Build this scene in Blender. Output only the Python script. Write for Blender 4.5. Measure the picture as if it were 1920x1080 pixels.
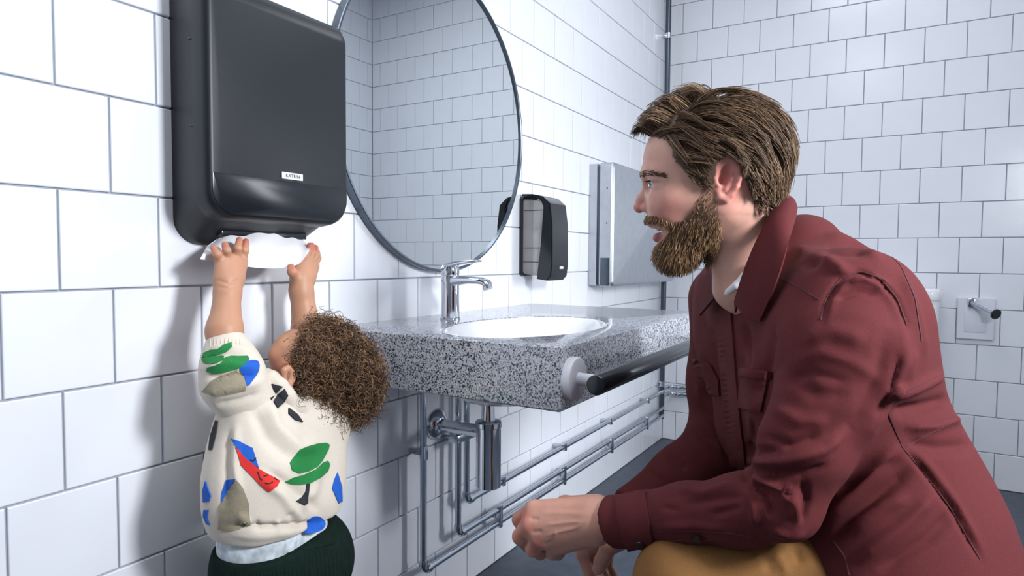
import bpy, bmesh, math, random
import numpy as np
from mathutils import Vector, Matrix
from mathutils.bvhtree import BVHTree
random.seed(7); rng = np.random.default_rng(7)
for o in list(bpy.data.objects): bpy.data.objects.remove(o, do_unlink=True)
SC = bpy.context.scene; COL = SC.collection
# ------------------------------------------------------------------ camera (fitted to the tile grid, 0.15 m pitch)
CF = 1213.4
YAW, PIT, ROL = 1.0299, -0.04718, 0.0069
CC = np.array([-0.549, -1.0617, 0.9539])
FW = np.array([math.sin(YAW)*math.cos(PIT), math.cos(YAW)*math.cos(PIT), math.sin(PIT)])
_r = np.cross(FW, [0, 0, 1]); _r /= np.linalg.norm(_r); _u = np.cross(_r, FW)
RT = _r*math.cos(ROL)+_u*math.sin(ROL); UP = -_r*math.sin(ROL)+_u*math.cos(ROL)
def ray(x, y): return FW+RT*(x-960)/CF-UP*(y-540)/CF
def at(x, y, d): return CC+ray(x, y)*d
def hit(x, y, ax, v):
    d = ray(x, y); return CC+d*((v-CC[ax])/d[ax])
def pj(w):
    d = np.asarray(w, float)-CC; z = d@FW
    return np.stack([960+CF*(d@RT)/z, 540-CF*(d@UP)/z, z], -1)
cam = bpy.data.cameras.new('camera'); cam.sensor_width = 36; cam.lens = 36*CF/1920; cam.clip_start = .02
camo = bpy.data.objects.new('camera', cam); COL.objects.link(camo)
M = Matrix.Identity(4)
for i in range(3):
    M[i][0] = RT[i]; M[i][1] = UP[i]; M[i][2] = -FW[i]; M[i][3] = CC[i]
camo.matrix_world = M; SC.camera = camo
# ------------------------------------------------------------------ light
W = bpy.data.worlds.new('world'); SC.world = W; W.use_nodes = True
W.node_tree.nodes['Background'].inputs[0].default_value = (.75, .83, 1, 1); W.node_tree.nodes['Background'].inputs[1].default_value = .25
SC.view_settings.view_transform = 'Standard'; SC.view_settings.look = 'None'
SC.view_settings.exposure = 0.12; SC.view_settings.gamma = 1; SC.view_settings.use_curve_mapping = False
def area(name, loc, tgt, sx, sy, power, col=(.93, .96, 1), spread=180):
    l = bpy.data.lights.new(name, 'AREA'); l.shape = 'RECTANGLE'; l.size = sx; l.size_y = sy; l.energy = power; l.color = col; l.spread = math.radians(spread)
    o = bpy.data.objects.new(name, l); COL.objects.link(o); o.location = loc
    o.rotation_euler = (Vector(tgt)-Vector(loc)).to_track_quat('-Z', 'Y').to_euler()
    return o
area('ceiling_light_near', (-.3, -.75, 2.62), (-.3, -.5, 0), .8, .4, 10.5)
area('ceiling_light_far', (1.6, -1.0, 2.62), (1.75, -.95, 0), .9, .4, 12)
area('unseen_key_light', (.06, -1.98, 1.5), (.1, 0, .95), .24, .36, 38)  # unseen soft key behind the camera, placed from the shadows; no wall fixture
area('unseen_far_light', (1.95, -1.95, 1.1), (1.4, 0, .45), .26, .6, 4.5, spread=80)  # unseen light added from the right to brighten under the counter; no fixture
# ------------------------------------------------------------------ helpers
def link(o, parent=None):
    COL.objects.link(o)
    if parent is not None: o.parent = parent
    return o
def tag(o, label=None, cat=None, group=None, kind=None):
    if label: o['label'] = label
    if cat: o['category'] = cat
    if group: o['group'] = group
    if kind: o['kind'] = kind
    return o
def empty(name, loc, label, cat, group=None):
    o = bpy.data.objects.new(name, None); o.empty_display_size = .05; COL.objects.link(o); o.location = loc
    return tag(o, label, cat, group)
def mesh_obj(name, verts, faces, mat, parent=None, smooth=True, cols=None):
    me = bpy.data.meshes.new(name)
    verts = np.asarray(verts, np.float32).reshape(-1, 3)
    if isinstance(faces, np.ndarray):
        n, k = faces.shape
        me.vertices.add(len(verts)); me.vertices.foreach_set('co', verts.ravel())
        me.loops.add(n*k); me.loops.foreach_set('vertex_index', faces.astype(np.int32).ravel())
        me.polygons.add(n); me.polygons.foreach_set('loop_start', np.arange(0, n*k, k, dtype=np.int32))
        me.update(calc_edges=True)
    else:
        me.from_pydata([tuple(v) for v in verts], [], faces)
    me.validate()
    if smooth: me.polygons.foreach_set('use_smooth', [True]*len(me.polygons))
    if cols is not None:
        a = me.color_attributes.new('Col', 'FLOAT_COLOR', 'POINT')
        c = np.ones((len(verts), 4), np.float32); c[:, :3] = cols; a.data.foreach_set('color', c.ravel())
    if mat: me.materials.append(mat)
    o = bpy.data.objects.new(name, me); link(o, parent)
    if parent is not None: fixpar(o)
    return o
def fixpar(o):
    # geometry is written in world coordinates; keep it there under a placed parent
    p = o.parent
    if p.parent is None: o.matrix_parent_inverse = Matrix.LocRotScale(p.location, p.rotation_euler, None).inverted()
def bm_obj(name, bm, mat, parent=None, smooth=True, angle=35):
    bmesh.ops.recalc_face_normals(bm, faces=bm.faces[:])
    if smooth:
        for f in bm.faces: f.smooth = True
        for e in bm.edges:
            if len(e.link_faces) == 2 and e.calc_face_angle(0) > math.radians(angle): e.smooth = False
    me = bpy.data.meshes.new(name); bm.to_mesh(me); bm.free()
    if mat: me.materials.append(mat)
    o = bpy.data.objects.new(name, me); link(o, parent)
    if parent is not None: fixpar(o)
    return o
def box(bm, lo, hi, bev=0, seg=2):
    r = bmesh.ops.create_cube(bm, size=1)
    lo = Vector(lo); hi = Vector(hi)
    bmesh.ops.scale(bm, vec=hi-lo, verts=r['verts']); bmesh.ops.translate(bm, vec=(lo+hi)/2, verts=r['verts'])
    if bev:
        es = list({e for v in r['verts'] for e in v.link_edges})
        bmesh.ops.bevel(bm, geom=es, offset=bev, segments=seg, affect='EDGES', profile=.5)
def frame_of(d):
    d = Vector(d).normalized(); a = Vector((0, 0, 1)) if abs(d.z) < .9 else Vector((1, 0, 0))
    x = d.cross(a).normalized(); return x, x.cross(d)
def tube(bm, pts, rad, n=16, cap=True):
    pts = [Vector(p) for p in pts]; rads = rad if isinstance(rad, (list, tuple)) else [rad]*len(pts)
    rings = []; up = None
    for i, p in enumerate(pts):
        d = (pts[min(i+1, len(pts)-1)]-pts[max(i-1, 0)]).normalized()
        if up is None: x, y = frame_of(d)
        else:
            x = (up-d*up.dot(d)).normalized(); y = x.cross(d)
        up = x
        rings.append([bm.verts.new(p+(x*math.cos(t)+y*math.sin(t))*rads[i]) for t in [2*math.pi*k/n for k in range(n)]])
    for a, b in zip(rings, rings[1:]):
        for k in range(n): bm.faces.new((a[k], a[(k+1) % n], b[(k+1) % n], b[k]))
    if cap:
        bm.faces.new(rings[0][::-1]); bm.faces.new(rings[-1])
def lathe(bm, c, axis, prof, n=32, cap0=True, cap1=True):
    # prof: list of (distance along axis, radius)
    tube(bm, [Vector(c)+Vector(axis).normalized()*h for h, r in prof], [r for h, r in prof], n, False)
    vs = bm.verts[:]
    m = len(prof)*n; vs = vs[-m:]
    if cap0: bm.faces.new(vs[:n][::-1])
    if cap1: bm.faces.new(vs[-n:])
def arc_pts(pts, r, n=6):
    # round the corners of a polyline
    out = [Vector(pts[0])]
    for a, b, c in zip(pts, pts[1:], pts[2:]):
        a, b, c = Vector(a), Vector(b), Vector(c)
        u = (a-b).normalized(); v = (c-b).normalized()
        p, q = b+u*r, b+v*r
        for k in range(n+1):
            t = k/n; out.append(p*(1-t)**2+b*2*t*(1-t)+q*t*t)
    out.append(Vector(pts[-1])); return out
def rrect(x0, x1, z0, z1, r, n=8):
    out = []
    rs = r if isinstance(r, (list, tuple)) else [r]*4
    for (cx, cz, a0, rr) in ((x1-rs[0], z0+rs[0], -90, rs[0]), (x1-rs[1], z1-rs[1], 0, rs[1]), (x0+rs[2], z1-rs[2], 90, rs[2]), (x0+rs[3], z0+rs[3], 180, rs[3])):
        for k in range(n+1):
            t = math.radians(a0+90*k/n); out.append((cx+rr*math.cos(t), cz+rr*math.sin(t)))
    return out
def loft(bm, secs, n=8, cap=True):
    # secs: (y, x0, x1, z0, z1, r) rounded rectangles in XZ stacked along Y
    rings = []
    for (y, x0, x1, z0, z1, r) in secs:
        rings.append([bm.verts.new((x, y, z)) for x, z in rrect(x0, x1, z0, z1, r, n)])
    m = len(rings[0])
    for a, b in zip(rings, rings[1:]):
        for k in range(m): bm.faces.new((a[k], a[(k+1) % m], b[(k+1) % m], b[k]))
    if cap:
        bm.faces.new(rings[0][::-1]); bm.faces.new(rings[-1])
# ------------------------------------------------------------------ materials
def mat(name, col, rough=.5, metal=0, spec=.5, coat=0, noise=0, nscale=40, bump=0, bscale=200, trans=0, sub=0, subr=(1, .3, .2), attr=False, sheen=0, alpha=1, bdist=.002):
    m = bpy.data.materials.new(name); m.use_nodes = True; nt = m.node_tree; b = nt.nodes['Principled BSDF']
    b.inputs['Base Color'].default_value = (*col, 1); b.inputs['Roughness'].default_value = rough; b.inputs['Metallic'].default_value = metal
    b.inputs['Specular IOR Level'].default_value = spec; b.inputs['Coat Weight'].default_value = coat; b.inputs['Transmission Weight'].default_value = trans
    b.inputs['Sheen Weight'].default_value = sheen; b.inputs['Alpha'].default_value = alpha
    if sub:
        b.inputs['Subsurface Weight'].default_value = sub; b.inputs['Subsurface Radius'].default_value = subr; b.inputs['Subsurface Scale'].default_value = .004
    tc = nt.nodes.new('ShaderNodeTexCoord'); src = None
    if attr:
        a = nt.nodes.new('ShaderNodeVertexColor'); a.layer_name = 'Col'; src = a.outputs['Color']
        nt.links.new(src, b.inputs['Base Color'])
    if noise:
        n = nt.nodes.new('ShaderNodeTexNoise'); n.inputs['Scale'].default_value = nscale; n.inputs['Detail'].default_value = 6
        nt.links.new(tc.outputs['Object'], n.inputs['Vector'])
        hs = nt.nodes.new('ShaderNodeHueSaturation'); mr = nt.nodes.new('ShaderNodeMapRange')
        mr.inputs['From Min'].default_value = .3; mr.inputs['From Max'].default_value = .7; mr.inputs['To Min'].default_value = 1-noise; mr.inputs['To Max'].default_value = 1+noise
        nt.links.new(n.outputs['Fac'], mr.inputs['Value']); nt.links.new(mr.outputs['Result'], hs.inputs['Value'])
        if src is not None: nt.links.new(src, hs.inputs['Color'])
        else: hs.inputs['Color'].default_value = (*col, 1)
        nt.links.new(hs.outputs['Color'], b.inputs['Base Color'])
    if bump:
        n2 = nt.nodes.new('ShaderNodeTexNoise'); n2.inputs['Scale'].default_value = bscale; n2.inputs['Detail'].default_value = 4
        nt.links.new(tc.outputs['Object'], n2.inputs['Vector'])
        bp = nt.nodes.new('ShaderNodeBump'); bp.inputs['Strength'].default_value = bump; bp.inputs['Distance'].default_value = bdist
        nt.links.new(n2.outputs['Fac'], bp.inputs['Height']); nt.links.new(bp.outputs['Normal'], b.inputs['Normal'])
    return m
MT = {}
MT['tile'] = mat('white_glazed_tile', (.80, .82, .87), .22, noise=.015, nscale=6, bump=.08, bscale=9, bdist=.01)
MT['grout'] = mat('grey_grout', (.36, .39, .45), .9, noise=.06, bump=.2)
MT['wallpaint'] = mat('white_wall_paint', (.78, .8, .84), .7)
MT['greypaint'] = mat('grey_wall_paint', (.16, .17, .19), .7)
MT['ceilpaint'] = mat('ceiling_paint', (.5, .52, .55), .8)
MT['floor'] = mat('blue_grey_vinyl', (.045, .06, .085), .42, noise=.22, nscale=25, bump=.08, bscale=300)
MT['blackplastic'] = mat('black_satin_plastic', (.007, .0095, .0135), .42, spec=.45, noise=.1, nscale=300, bump=.12, bscale=900, bdist=.0006)
MT['blackgloss'] = mat('black_gloss_plastic', (.01, .012, .016), .2)
MT['chrome'] = mat('polished_chrome', (.72, .75, .8), .07, 1)
MT['pipechrome'] = mat('chromed_pipe', (.55, .6, .66), .16, 1)
MT['steel'] = mat('brushed_steel', (.55, .58, .61), .38, 1, noise=.05, nscale=30)
MT['mirror'] = mat('mirror_silver', (.86, .9, .91), .0, 1)
MT['darkmetal'] = mat('dark_anodised_frame', (.1, .125, .155), .3, .8)
MT['porcelain'] = mat('white_porcelain', (.86, .87, .9), .1, coat=.3)
MT['whiteplastic'] = mat('white_plastic', (.72, .74, .8), .4)
MT['smoke'] = mat('smoky_clear_plastic', (.5, .49, .48), .12, trans=.6, noise=.1, nscale=15)
MT['rail'] = mat('dark_rail_coating', (.012, .016, .022), .2)
MT['paper'] = mat('white_tissue_paper', (.84, .83, .86), .9, bump=.25, bscale=250)
MT['label'] = mat('white_label', (.75, .77, .8), .4)
MT['ink'] = mat('black_print', (.02, .02, .03), .5)
def terrazzo():
    m = bpy.data.materials.new('speckled_terrazzo'); m.use_nodes = True; nt = m.node_tree; b = nt.nodes['Principled BSDF']
    tc = nt.nodes.new('ShaderNodeTexCoord')
    def vor(s):
        v = nt.nodes.new('ShaderNodeTexVoronoi'); v.inputs['Scale'].default_value = s
        nz = nt.nodes.new('ShaderNodeTexNoise'); nz.inputs['Scale'].default_value = s*1.2
        ad = nt.nodes.new('ShaderNodeVectorMath'); ad.operation = 'MULTIPLY_ADD'
        nt.links.new(tc.outputs['Object'], nz.inputs['Vector'])
        nt.links.new(nz.outputs['Color'], ad.inputs[0]); ad.inputs[1].default_value = (.9/s,)*3
        nt.links.new(tc.outputs['Object'], ad.inputs[2]); nt.links.new(ad.outputs[0], v.inputs['Vector']); return v
    v1 = vor(370); v2 = vor(640)
    def ramp(src, stops):
        r = nt.nodes.new('ShaderNodeValToRGB'); r.color_ramp.interpolation = 'CONSTANT'
        for i, (p, c) in enumerate(stops):
            e = r.color_ramp.elements[i] if i < 2 else r.color_ramp.elements.new(p)
            e.position = p; e.color = (*c, 1)
        nt.links.new(src, r.inputs['Fac']); return r
    s1 = nt.nodes.new('ShaderNodeSeparateColor'); nt.links.new(v1.outputs['Color'], s1.inputs[0])
    s2 = nt.nodes.new('ShaderNodeSeparateColor'); nt.links.new(v2.outputs['Color'], s2.inputs[0])
    r1 = ramp(s1.outputs[0], [(0, (.028, .034, .05)), (.24, (.13, .15, .18)), (.46, (.36, .38, .42)), (.72, (.54, .55, .60))])
    r2 = ramp(s2.outputs[0], [(0, (.04, .05, .07)), (.2, (.38, .40, .44)), (.6, (.55, .56, .61))])
    mx = nt.nodes.new('ShaderNodeMix'); mx.data_type = 'RGBA'; mx.inputs[0].default_value = .5
    gt = nt.nodes.new('ShaderNodeMath'); gt.operation = 'GREATER_THAN'; gt.inputs[1].default_value = .45
    nt.links.new(s1.outputs[1], gt.inputs[0]); nt.links.new(gt.outputs[0], mx.inputs[0])
    nt.links.new(r1.outputs[0], mx.inputs[6]); nt.links.new(r2.outputs[0], mx.inputs[7])
    nt.links.new(mx.outputs[2], b.inputs['Base Color']); b.inputs['Roughness'].default_value = .12
    return m
MT['terrazzo'] = terrazzo()
# ------------------------------------------------------------------ the room
XC, YR, XB, ZC = 2.776, -2.09, -1.5, 2.7
def slab(name, lo, hi, m):
    bm = bmesh.new(); box(bm, lo, hi); o = bm_obj(name, bm, m, smooth=False); o['kind'] = 'structure'; return o
floor = slab('floor', (XB-.1, YR-.1, -.1), (XC+.1, .1, 0), MT['floor'])
ceiling = slab('ceiling', (XB-.1, YR-.1, ZC), (XC+.1, .1, ZC+.1), MT['ceilpaint'])
wall_left = slab('wall_left', (XB-.1, .0055, 0), (XC+.1, .1, ZC), MT['grout'])
wall_back = slab('wall_back', (XC+.0055, YR-.1, 0), (XC+.1, .0055, ZC), MT['grout'])
wall_right = slab('wall_right', (XB-.1, YR-.1, 0), (XC+.0055, YR-.0055, ZC), MT['grout'])
wall_behind = slab('wall_behind', (XB-.1, YR-.0055, 0), (XB, .0055, ZC), MT['greypaint'])
G, TP = .0016, .15            # half a joint, tile pitch
TILE_MESH = {}
def tile_geo(w, h):
    # tile in local u (width), v (height), n (thickness towards the room): rounded edge in two steps
    x, y = w/2, h/2
    rings = [(0, -.006), (0, -.0016), (.0006, -.0005), (.0018, 0)]
    v = []; f = []
    for ins, z in rings:
        v += [(-x+ins, -y+ins, z), (x-ins, -y+ins, z), (x-ins, y-ins, z), (-x+ins, y-ins, z)]
    for r in range(3):
        for k in range(4): f.append((r*4+k, r*4+(k+1) % 4, r*4+4+(k+1) % 4, r*4+4+k))
    f.append((12, 13, 14, 15)); return v, f
def tile_wall(parent, origin, eu, en, spans, nsep):
    eu, en = Vector(eu), Vector(en); ez = Vector((0, 0, 1))
    items = []
    for n, a, b in spans:
        c = Vector(origin)+eu*((a+b)/2); c.z = (n+.5)*TP
        d = np.array(c)-CC; z = d@FW; px = pj(np.array(c)) if z > .1 else (-9e9, 0, 1)
        vis = -130 < px[0] < 2050 and -130 < px[1] < 1210
        items.append((-(b-a)/px[2]**2 if vis else 1, n, a, b, c, vis))
    items.sort(key=lambda q: q[0])
    V = []; F = []
    for i, (_, n, a, b, c, vis) in enumerate(items):
        w = round(b-a-2*G, 4)
        B = Matrix((eu, ez, en)).transposed()
        rr = random.Random(i*31+n); tilt = Matrix.Rotation(rr.gauss(0, .0011), 3, 'X') @ Matrix.Rotation(rr.gauss(0, .0011), 3, 'Y')
        R3 = B @ tilt; off = en*rr.uniform(-.0003, .0001)
        if vis and i < nsep:
            if w not in TILE_MESH:
                v, f = tile_geo(w, TP-2*G); me = bpy.data.meshes.new('tile'); me.from_pydata(v, [], f); me.materials.append(MT['tile'])
                
                TILE_MESH[w] = me
            o = bpy.data.objects.new('tile', TILE_MESH[w]); link(o, parent)
            o.location = c+off; o.rotation_euler = R3.to_euler()
        else:
            v, f = tile_geo(w, TP-2*G); k = len(V)
            V += [R3 @ Vector(q)+c+off for q in v]; F += [tuple(j+k for j in q) for q in f]
    if V:
        o = mesh_obj('tile_field', V, F, MT['tile'], parent, smooth=False); o['kind'] = 'stuff'
def spans(lo, hi, ph_even, ph_odd, rows=18):
    out = []
    for n in range(rows):
        ph = ph_odd if n % 2 else ph_even
        k = math.ceil((lo-ph)/TP); xs = [lo]
        while ph+k*TP < hi-1e-4:
            if ph+k*TP > lo+1e-4: xs.append(ph+k*TP)
            k += 1
        xs.append(hi); 
        out += [(n, a, b) for a, b in zip(xs, xs[1:]) if b-a > .012]
    return out
tile_wall(wall_left, (0, 0, 0), (1, 0, 0), (0, -1, 0), spans(XB, XC, .075, 0), 300)
# along the back wall u runs towards -Y
tile_wall(wall_back, (XC, 0, 0), (0, -1, 0), (-1, 0, 0), spans(0, -YR, .070, .145), 300)
tile_wall(wall_right, (0, YR, 0), (-1, 0, 0), (0, 1, 0), [(n, -b, -a) for n, a, b in spans(XB, XC, .03, .105)], 0)
# ------------------------------------------------------------------ paper towel dispenser
D = empty('towel_dispenser', (.232, 0, .98), 'large black paper towel dispenser on the white tiled wall above the child', 'dispenser')
bm = bmesh.new(); loft(bm, [(.003, .1, .375, .972, 1.412, [.045, .02, .02, .045]), (-.02, .098, .378, .976, 1.412, [.05, .02, .02, .05]), (-.088, .094, .380, 1.012, 1.404, [.05, .02, .02, .05]), (-.088, .11, .36, 1.03, 1.38, .03)])
body = bm_obj('housing', bm, MT['blackplastic'], D)
bm = bmesh.new()
rr_ = lambda a, b: [a, b, b, a]
loft(bm, [(-.084, .100, .372, 1.03, 1.40, rr_(.04, .014)), (-.0845, .084, .381, 1.014, 1.405, rr_(.045, .016)), (-.088, .0815, .384, 1.010, 1.406, rr_(.046, .016)), (-.110, .0815, .384, 1.013, 1.396, rr_(.046, .016)), (-.119, .0832, .3825, 1.016, 1.382, rr_(.045, .015)), (-.1235, .0878, .3785, 1.021, 1.372, rr_(.042, .013)), (-.1248, .092, .3745, 1.025, 1.366, rr_(.038, .010))], n=10)
cover = bm_obj('front_cover', bm, MT['blackplastic'], D)
bm = bmesh.new(); loft(bm, [(-.120, .0885, .378, 1.0205, 1.086, [.042, .001, .001, .042]), (-.1255, .0887, .3778, 1.0208, 1.0857, [.042, .001, .001, .042]), (-.1262, .090, .3765, 1.022, 1.085, [.041, .001, .001, .041])], n=10)
o = bm_obj('lower_window', bm, MT['blackgloss'], cover)
bm = bmesh.new(); box(bm, (.222, -.1275, 1.0895), (.268, -.1243, 1.1015), .0008)
lab = bm_obj('brand_label', bm, MT['label'], cover)
def text(name, s, size, loc, ex, ey, m, parent, ext=.0003):
    cu = bpy.data.curves.new(name, 'FONT'); cu.body = s; cu.size = size; cu.align_x = 'CENTER'; cu.align_y = 'CENTER'; cu.extrude = ext; cu.resolution_u = 2
    t = bpy.data.objects.new(name, cu); COL.objects.link(t)
    dg = bpy.context.evaluated_depsgraph_get(); me = bpy.data.meshes.new_from_object(t.evaluated_get(dg)); bpy.data.objects.remove(t)
    ex, ey = Vector(ex), Vector(ey); R = Matrix((ex, ey, ex.cross(ey))).transposed().to_4x4(); R.translation = Vector(loc); me.transform(R)
    me.materials.clear(); me.materials.append(m); o = bpy.data.objects.new(name, me); link(o, parent); fixpar(o); return o
text('brand_lettering', 'KATRIN', .0088, (.245, -.1277, 1.0955), (1, 0, 0), (0, 0, 1), MT['ink'], cover)
for z in (1.305, 1.165):
    bm = bmesh.new(); box(bm, (.0925, -.086, z-.0012), (.0965, -.060, z+.0012)); bm_obj('hinge_notch', bm, MT['blackgloss'], body)
# paper outlet under the housing
bm = bmesh.new(); box(bm, (.15, -.060, .986), (.335, -.035, .998), .002); bm_obj('paper_outlet', bm, MT['blackgloss'], body)
# ------------------------------------------------------------------ round mirror
MX, MZ, MR = .836, 1.314, .400
m_ = empty('round_mirror', (MX, 0, MZ-MR), 'large round mirror with a thin dark metal frame above the washbasin', 'mirror')
bm = bmesh.new(); lathe(bm, (MX, 0, MZ), (0, -1, 0), [(.002, .385), (.018, .385), (.0185, MR-.006)], 96, True, True); bm_obj('mirror_glass', bm, MT['mirror'], m_, smooth=False)
bm = bmesh.new()
n = 96; prof = [(MR-.007, .004), (MR, .004), (MR, .0235), (MR-.0015, .025), (MR-.0055, .025), (MR-.007, .0235)]
rings = [[bm.verts.new((MX+r*math.cos(2*math.pi*k/n), -y, MZ+r*math.sin(2*math.pi*k/n))) for k in range(n)] for r, y in prof]
for a, b in zip(rings, rings[1:]+rings[:1]):
    for k in range(n): bm.faces.new((a[k], a[(k+1) % n], b[(k+1) % n], b[k]))
bm_obj('mirror_frame', bm, MT['darkmetal'], m_)
# ------------------------------------------------------------------ counter with basin
CX0, CX1, CYF, CZ0, CZ1 = .437, 1.35, -.568, .688, .8
ct = empty('washbasin_counter', (.9, 0, CZ0), 'speckled grey terrazzo counter with an oval white basin on the tiled wall', 'washbasin')
BX, BY, BA, BB = .73, -.34, .25, .16
bm = bmesh.new(); N = 96
def rect_pt(t):
    dx, dy = math.cos(t), math.sin(t); k = 1e9
    if dx > 1e-9: k = min(k, (CX1-BX)/dx)
    if dx < -1e-9: k = min(k, (CX0-BX)/dx)
    if dy > 1e-9: k = min(k, (0-BY)/dy)
    if dy < -1e-9: k = min(k, (CYF-BY)/dy)
    return BX+dx*k, BY+dy*k
ang = sorted([2*math.pi*k/N for k in range(N)]+[math.atan2(y-BY, x-BX) % (2*math.pi) for x in (CX0, CX1) for y in (0, CYF)])
def ring(fn, z): return [bm.verts.new((*fn(t), z)) for t in ang]
ell = lambda s: (lambda t: (BX+(BA+s)*math.cos(t), BY+(BB+s)*math.sin(t)))
def ellr(s):
    def fn(t):
        dx, dy = math.cos(t), math.sin(t); k = 1/math.sqrt((dx/(BA+s))**2+(dy/(BB+s))**2); return BX+dx*k, BY+dy*k
    return fn
def rect_in(e):
    def fn(t):
        x, y = rect_pt(t); return min(max(x, CX0+e), CX1-e), min(max(y, CYF+e), 0)
    return fn
R = [ring(ellr(0), CZ0), ring(ellr(0), CZ1-.003), ring(ellr(.003), CZ1), ring(rect_in(.004), CZ1), ring(rect_in(.0012), CZ1-.0012), ring(rect_in(0), CZ1-.004), ring(rect_in(0), CZ0+.003), ring(rect_in(.003), CZ0)]
n = len(ang)
for a, b in zip(R, R[1:]+R[:1]):
    for k in range(n): bm.faces.new((a[k], a[(k+1) % n], b[(k+1) % n], b[k]))
bm_obj('counter_slab', bm, MT['terrazzo'], ct, angle=30)
bm = bmesh.new()
def bring(s, z): return [bm.verts.new((BX+BA*s*math.cos(2*math.pi*k/64), BY+BB*s*math.sin(2*math.pi*k/64), z)) for k in range(64)]
Rr = [bring(1.0, .6885), bring(1.0, .7965), bring(.985, .7985), bring(.965, .797), bring(.94, .78), bring(.88, .74), bring(.76, .705), bring(.55, .684), bring(.3, .674), bring(.09, .67)]
for a, b in zip(Rr, Rr[1:]):
    for k in range(64): bm.faces.new((a[k], a[(k+1) % 64], b[(k+1) % 64], b[k]))
bm.faces.new(Rr[-1])
basin = bm_obj('basin', bm, MT['porcelain'], ct, angle=80)
bm = bmesh.new(); lathe(bm, (BX, BY, .669), (0, 0, 1), [(0, .022), (.003, .022), (.004, .018), (.0025, .006)], 24); bm_obj('drain', bm, MT['chrome'], basin)
# underside of the bowl
bm = bmesh.new()
Rr = [bring(1.02, .690), bring(.98, .675), bring(.8, .655), bring(.4, .645), bring(.1, .642)]
for a, b in zip(Rr, Rr[1:]):
    for k in range(64): bm.faces.new((a[k], a[(k+1) % 64], b[(k+1) % 64], b[k]))
bm.faces.new(Rr[-1]); bm_obj('bowl_underside', bm, MT['porcelain'], ct, angle=80)
# ------------------------------------------------------------------ tap
FX, FY = .746, -.105
tp = empty('basin_tap', (FX, FY, .8), 'chrome single lever mixer tap standing on the terrazzo counter', 'tap')
bm = bmesh.new(); lathe(bm, (FX, FY, .7995), (0, 0, 1), [(0, .0255), (.004, .026), (.006, .0235), (.06, .0225), (.105, .0225), (.109, .0215)], 32); bm_obj('tap_body', bm, MT['chrome'], tp)
bm = bmesh.new()
sp = [(0, 0, .094), (0, -.03, .097), (0, -.06, .0985), (0, -.09, .0975), (0, -.105, .094), (0, -.112, .087)]
for q, (w_, h_) in zip([0], [(0, 0)]): pass
rg = []
for i, (dx, dy, dz) in enumerate(sp):
    w_ = .019-.0045*i/5; h_ = [.017, .0115, .009, .0085, .0085, .008][i]; tl = [0, 0, 0, .25, .7, 1.0][i]
    rg.append([bm.verts.new((FX+w_*math.copysign(abs(math.cos(t))**.7, math.cos(t)), FY+dy-math.sin(tl)*h_*math.copysign(abs(math.sin(t))**.7, math.sin(t)), .8+dz+math.cos(tl)*h_*math.copysign(abs(math.sin(t))**.7, math.sin(t)))) for t in [2*math.pi*k/20 for k in range(20)]])
for a, b in zip(rg, rg[1:]):
    for k in range(20): bm.faces.new((a[k], a[(k+1) % 20], b[(k+1) % 20], b[k]))
bm.faces.new(rg[0][::-1]); bm.faces.new(rg[-1]); spout = bm_obj('spout', bm, MT['chrome'], tp, angle=50)
bm = bmesh.new(); lathe(bm, (FX, FY-.1085, .8+.088), (0, -.35, -1), [(0, .0115), (.010, .0118), (.0115, .0105), (.0116, .006)], 20); bm_obj('aerator', bm, MT['chrome'], spout)
bm = bmesh.new(); lathe(bm, (FX, FY, .9075), (0, 0, 1), [(0, .0218), (.003, .0228), (.018, .0225), (.026, .019), (.029, .012)], 32)
lev = bm_obj('lever_cap', bm, MT['chrome'], tp)
bm = bmesh.new()
rg = []
for i, (dy, dz, w_, h_) in enumerate([(.018, .121, .016, .006), (0, .132, .021, .008), (-.03, .139, .018, .006), (-.06, .143, .0155, .0045), (-.082, .1445, .014, .0035), (-.087, .1445, .011, .002)]):
    rg.append([bm.verts.new((FX+w_*math.copysign(abs(math.cos(t))**.6, math.cos(t)), FY+dy, .8+dz+h_*math.copysign(abs(math.sin(t))**.6, math.sin(t)))) for t in [2*math.pi*k/20 for k in range(20)]])
for a, b in zip(rg, rg[1:]):
    for k in range(20): bm.faces.new((a[k], a[(k+1) % 20], b[(k+1) % 20], b[k]))
bm.faces.new(rg[0][::-1]); bm.faces.new(rg[-1]); bm_obj('lever', bm, MT['chrome'], lev, angle=50)
# ------------------------------------------------------------------ grab rail in front of the counter
RY, RZ = -.632, .742
gr = empty('grab_rail', (.9, CYF, RZ), 'dark round grab rail on white mounts along the front of the terrazzo counter', 'rail')
bm = bmesh.new(); lathe(bm, (.437, RY, RZ), (1, 0, 0), [(0, .014), (.001, .0163), (.003, .0172), (.84, .0172), (.842, .0163), (.843, .014)], 32); bm_obj('rail_bar', bm, MT['rail'], gr)
for x in (.476, 1.27):
    bm = bmesh.new(); lathe(bm, (x, CYF+.001, RZ), (0, -1, 0), [(0, .0385), (.012, .0385), (.0155, .037), (.017, .034)], 40); ds = bm_obj('mount_disc', bm, MT['whiteplastic'], gr)
    bm = bmesh.new(); lathe(bm, (x, CYF-.014, RZ), (0, -1, 0), [(0, .0125), (.004, .0115), (.045, .0105), (.056, .0105)], 24); bm_obj('mount_stem', bm, MT['whiteplastic'], ds)
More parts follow.
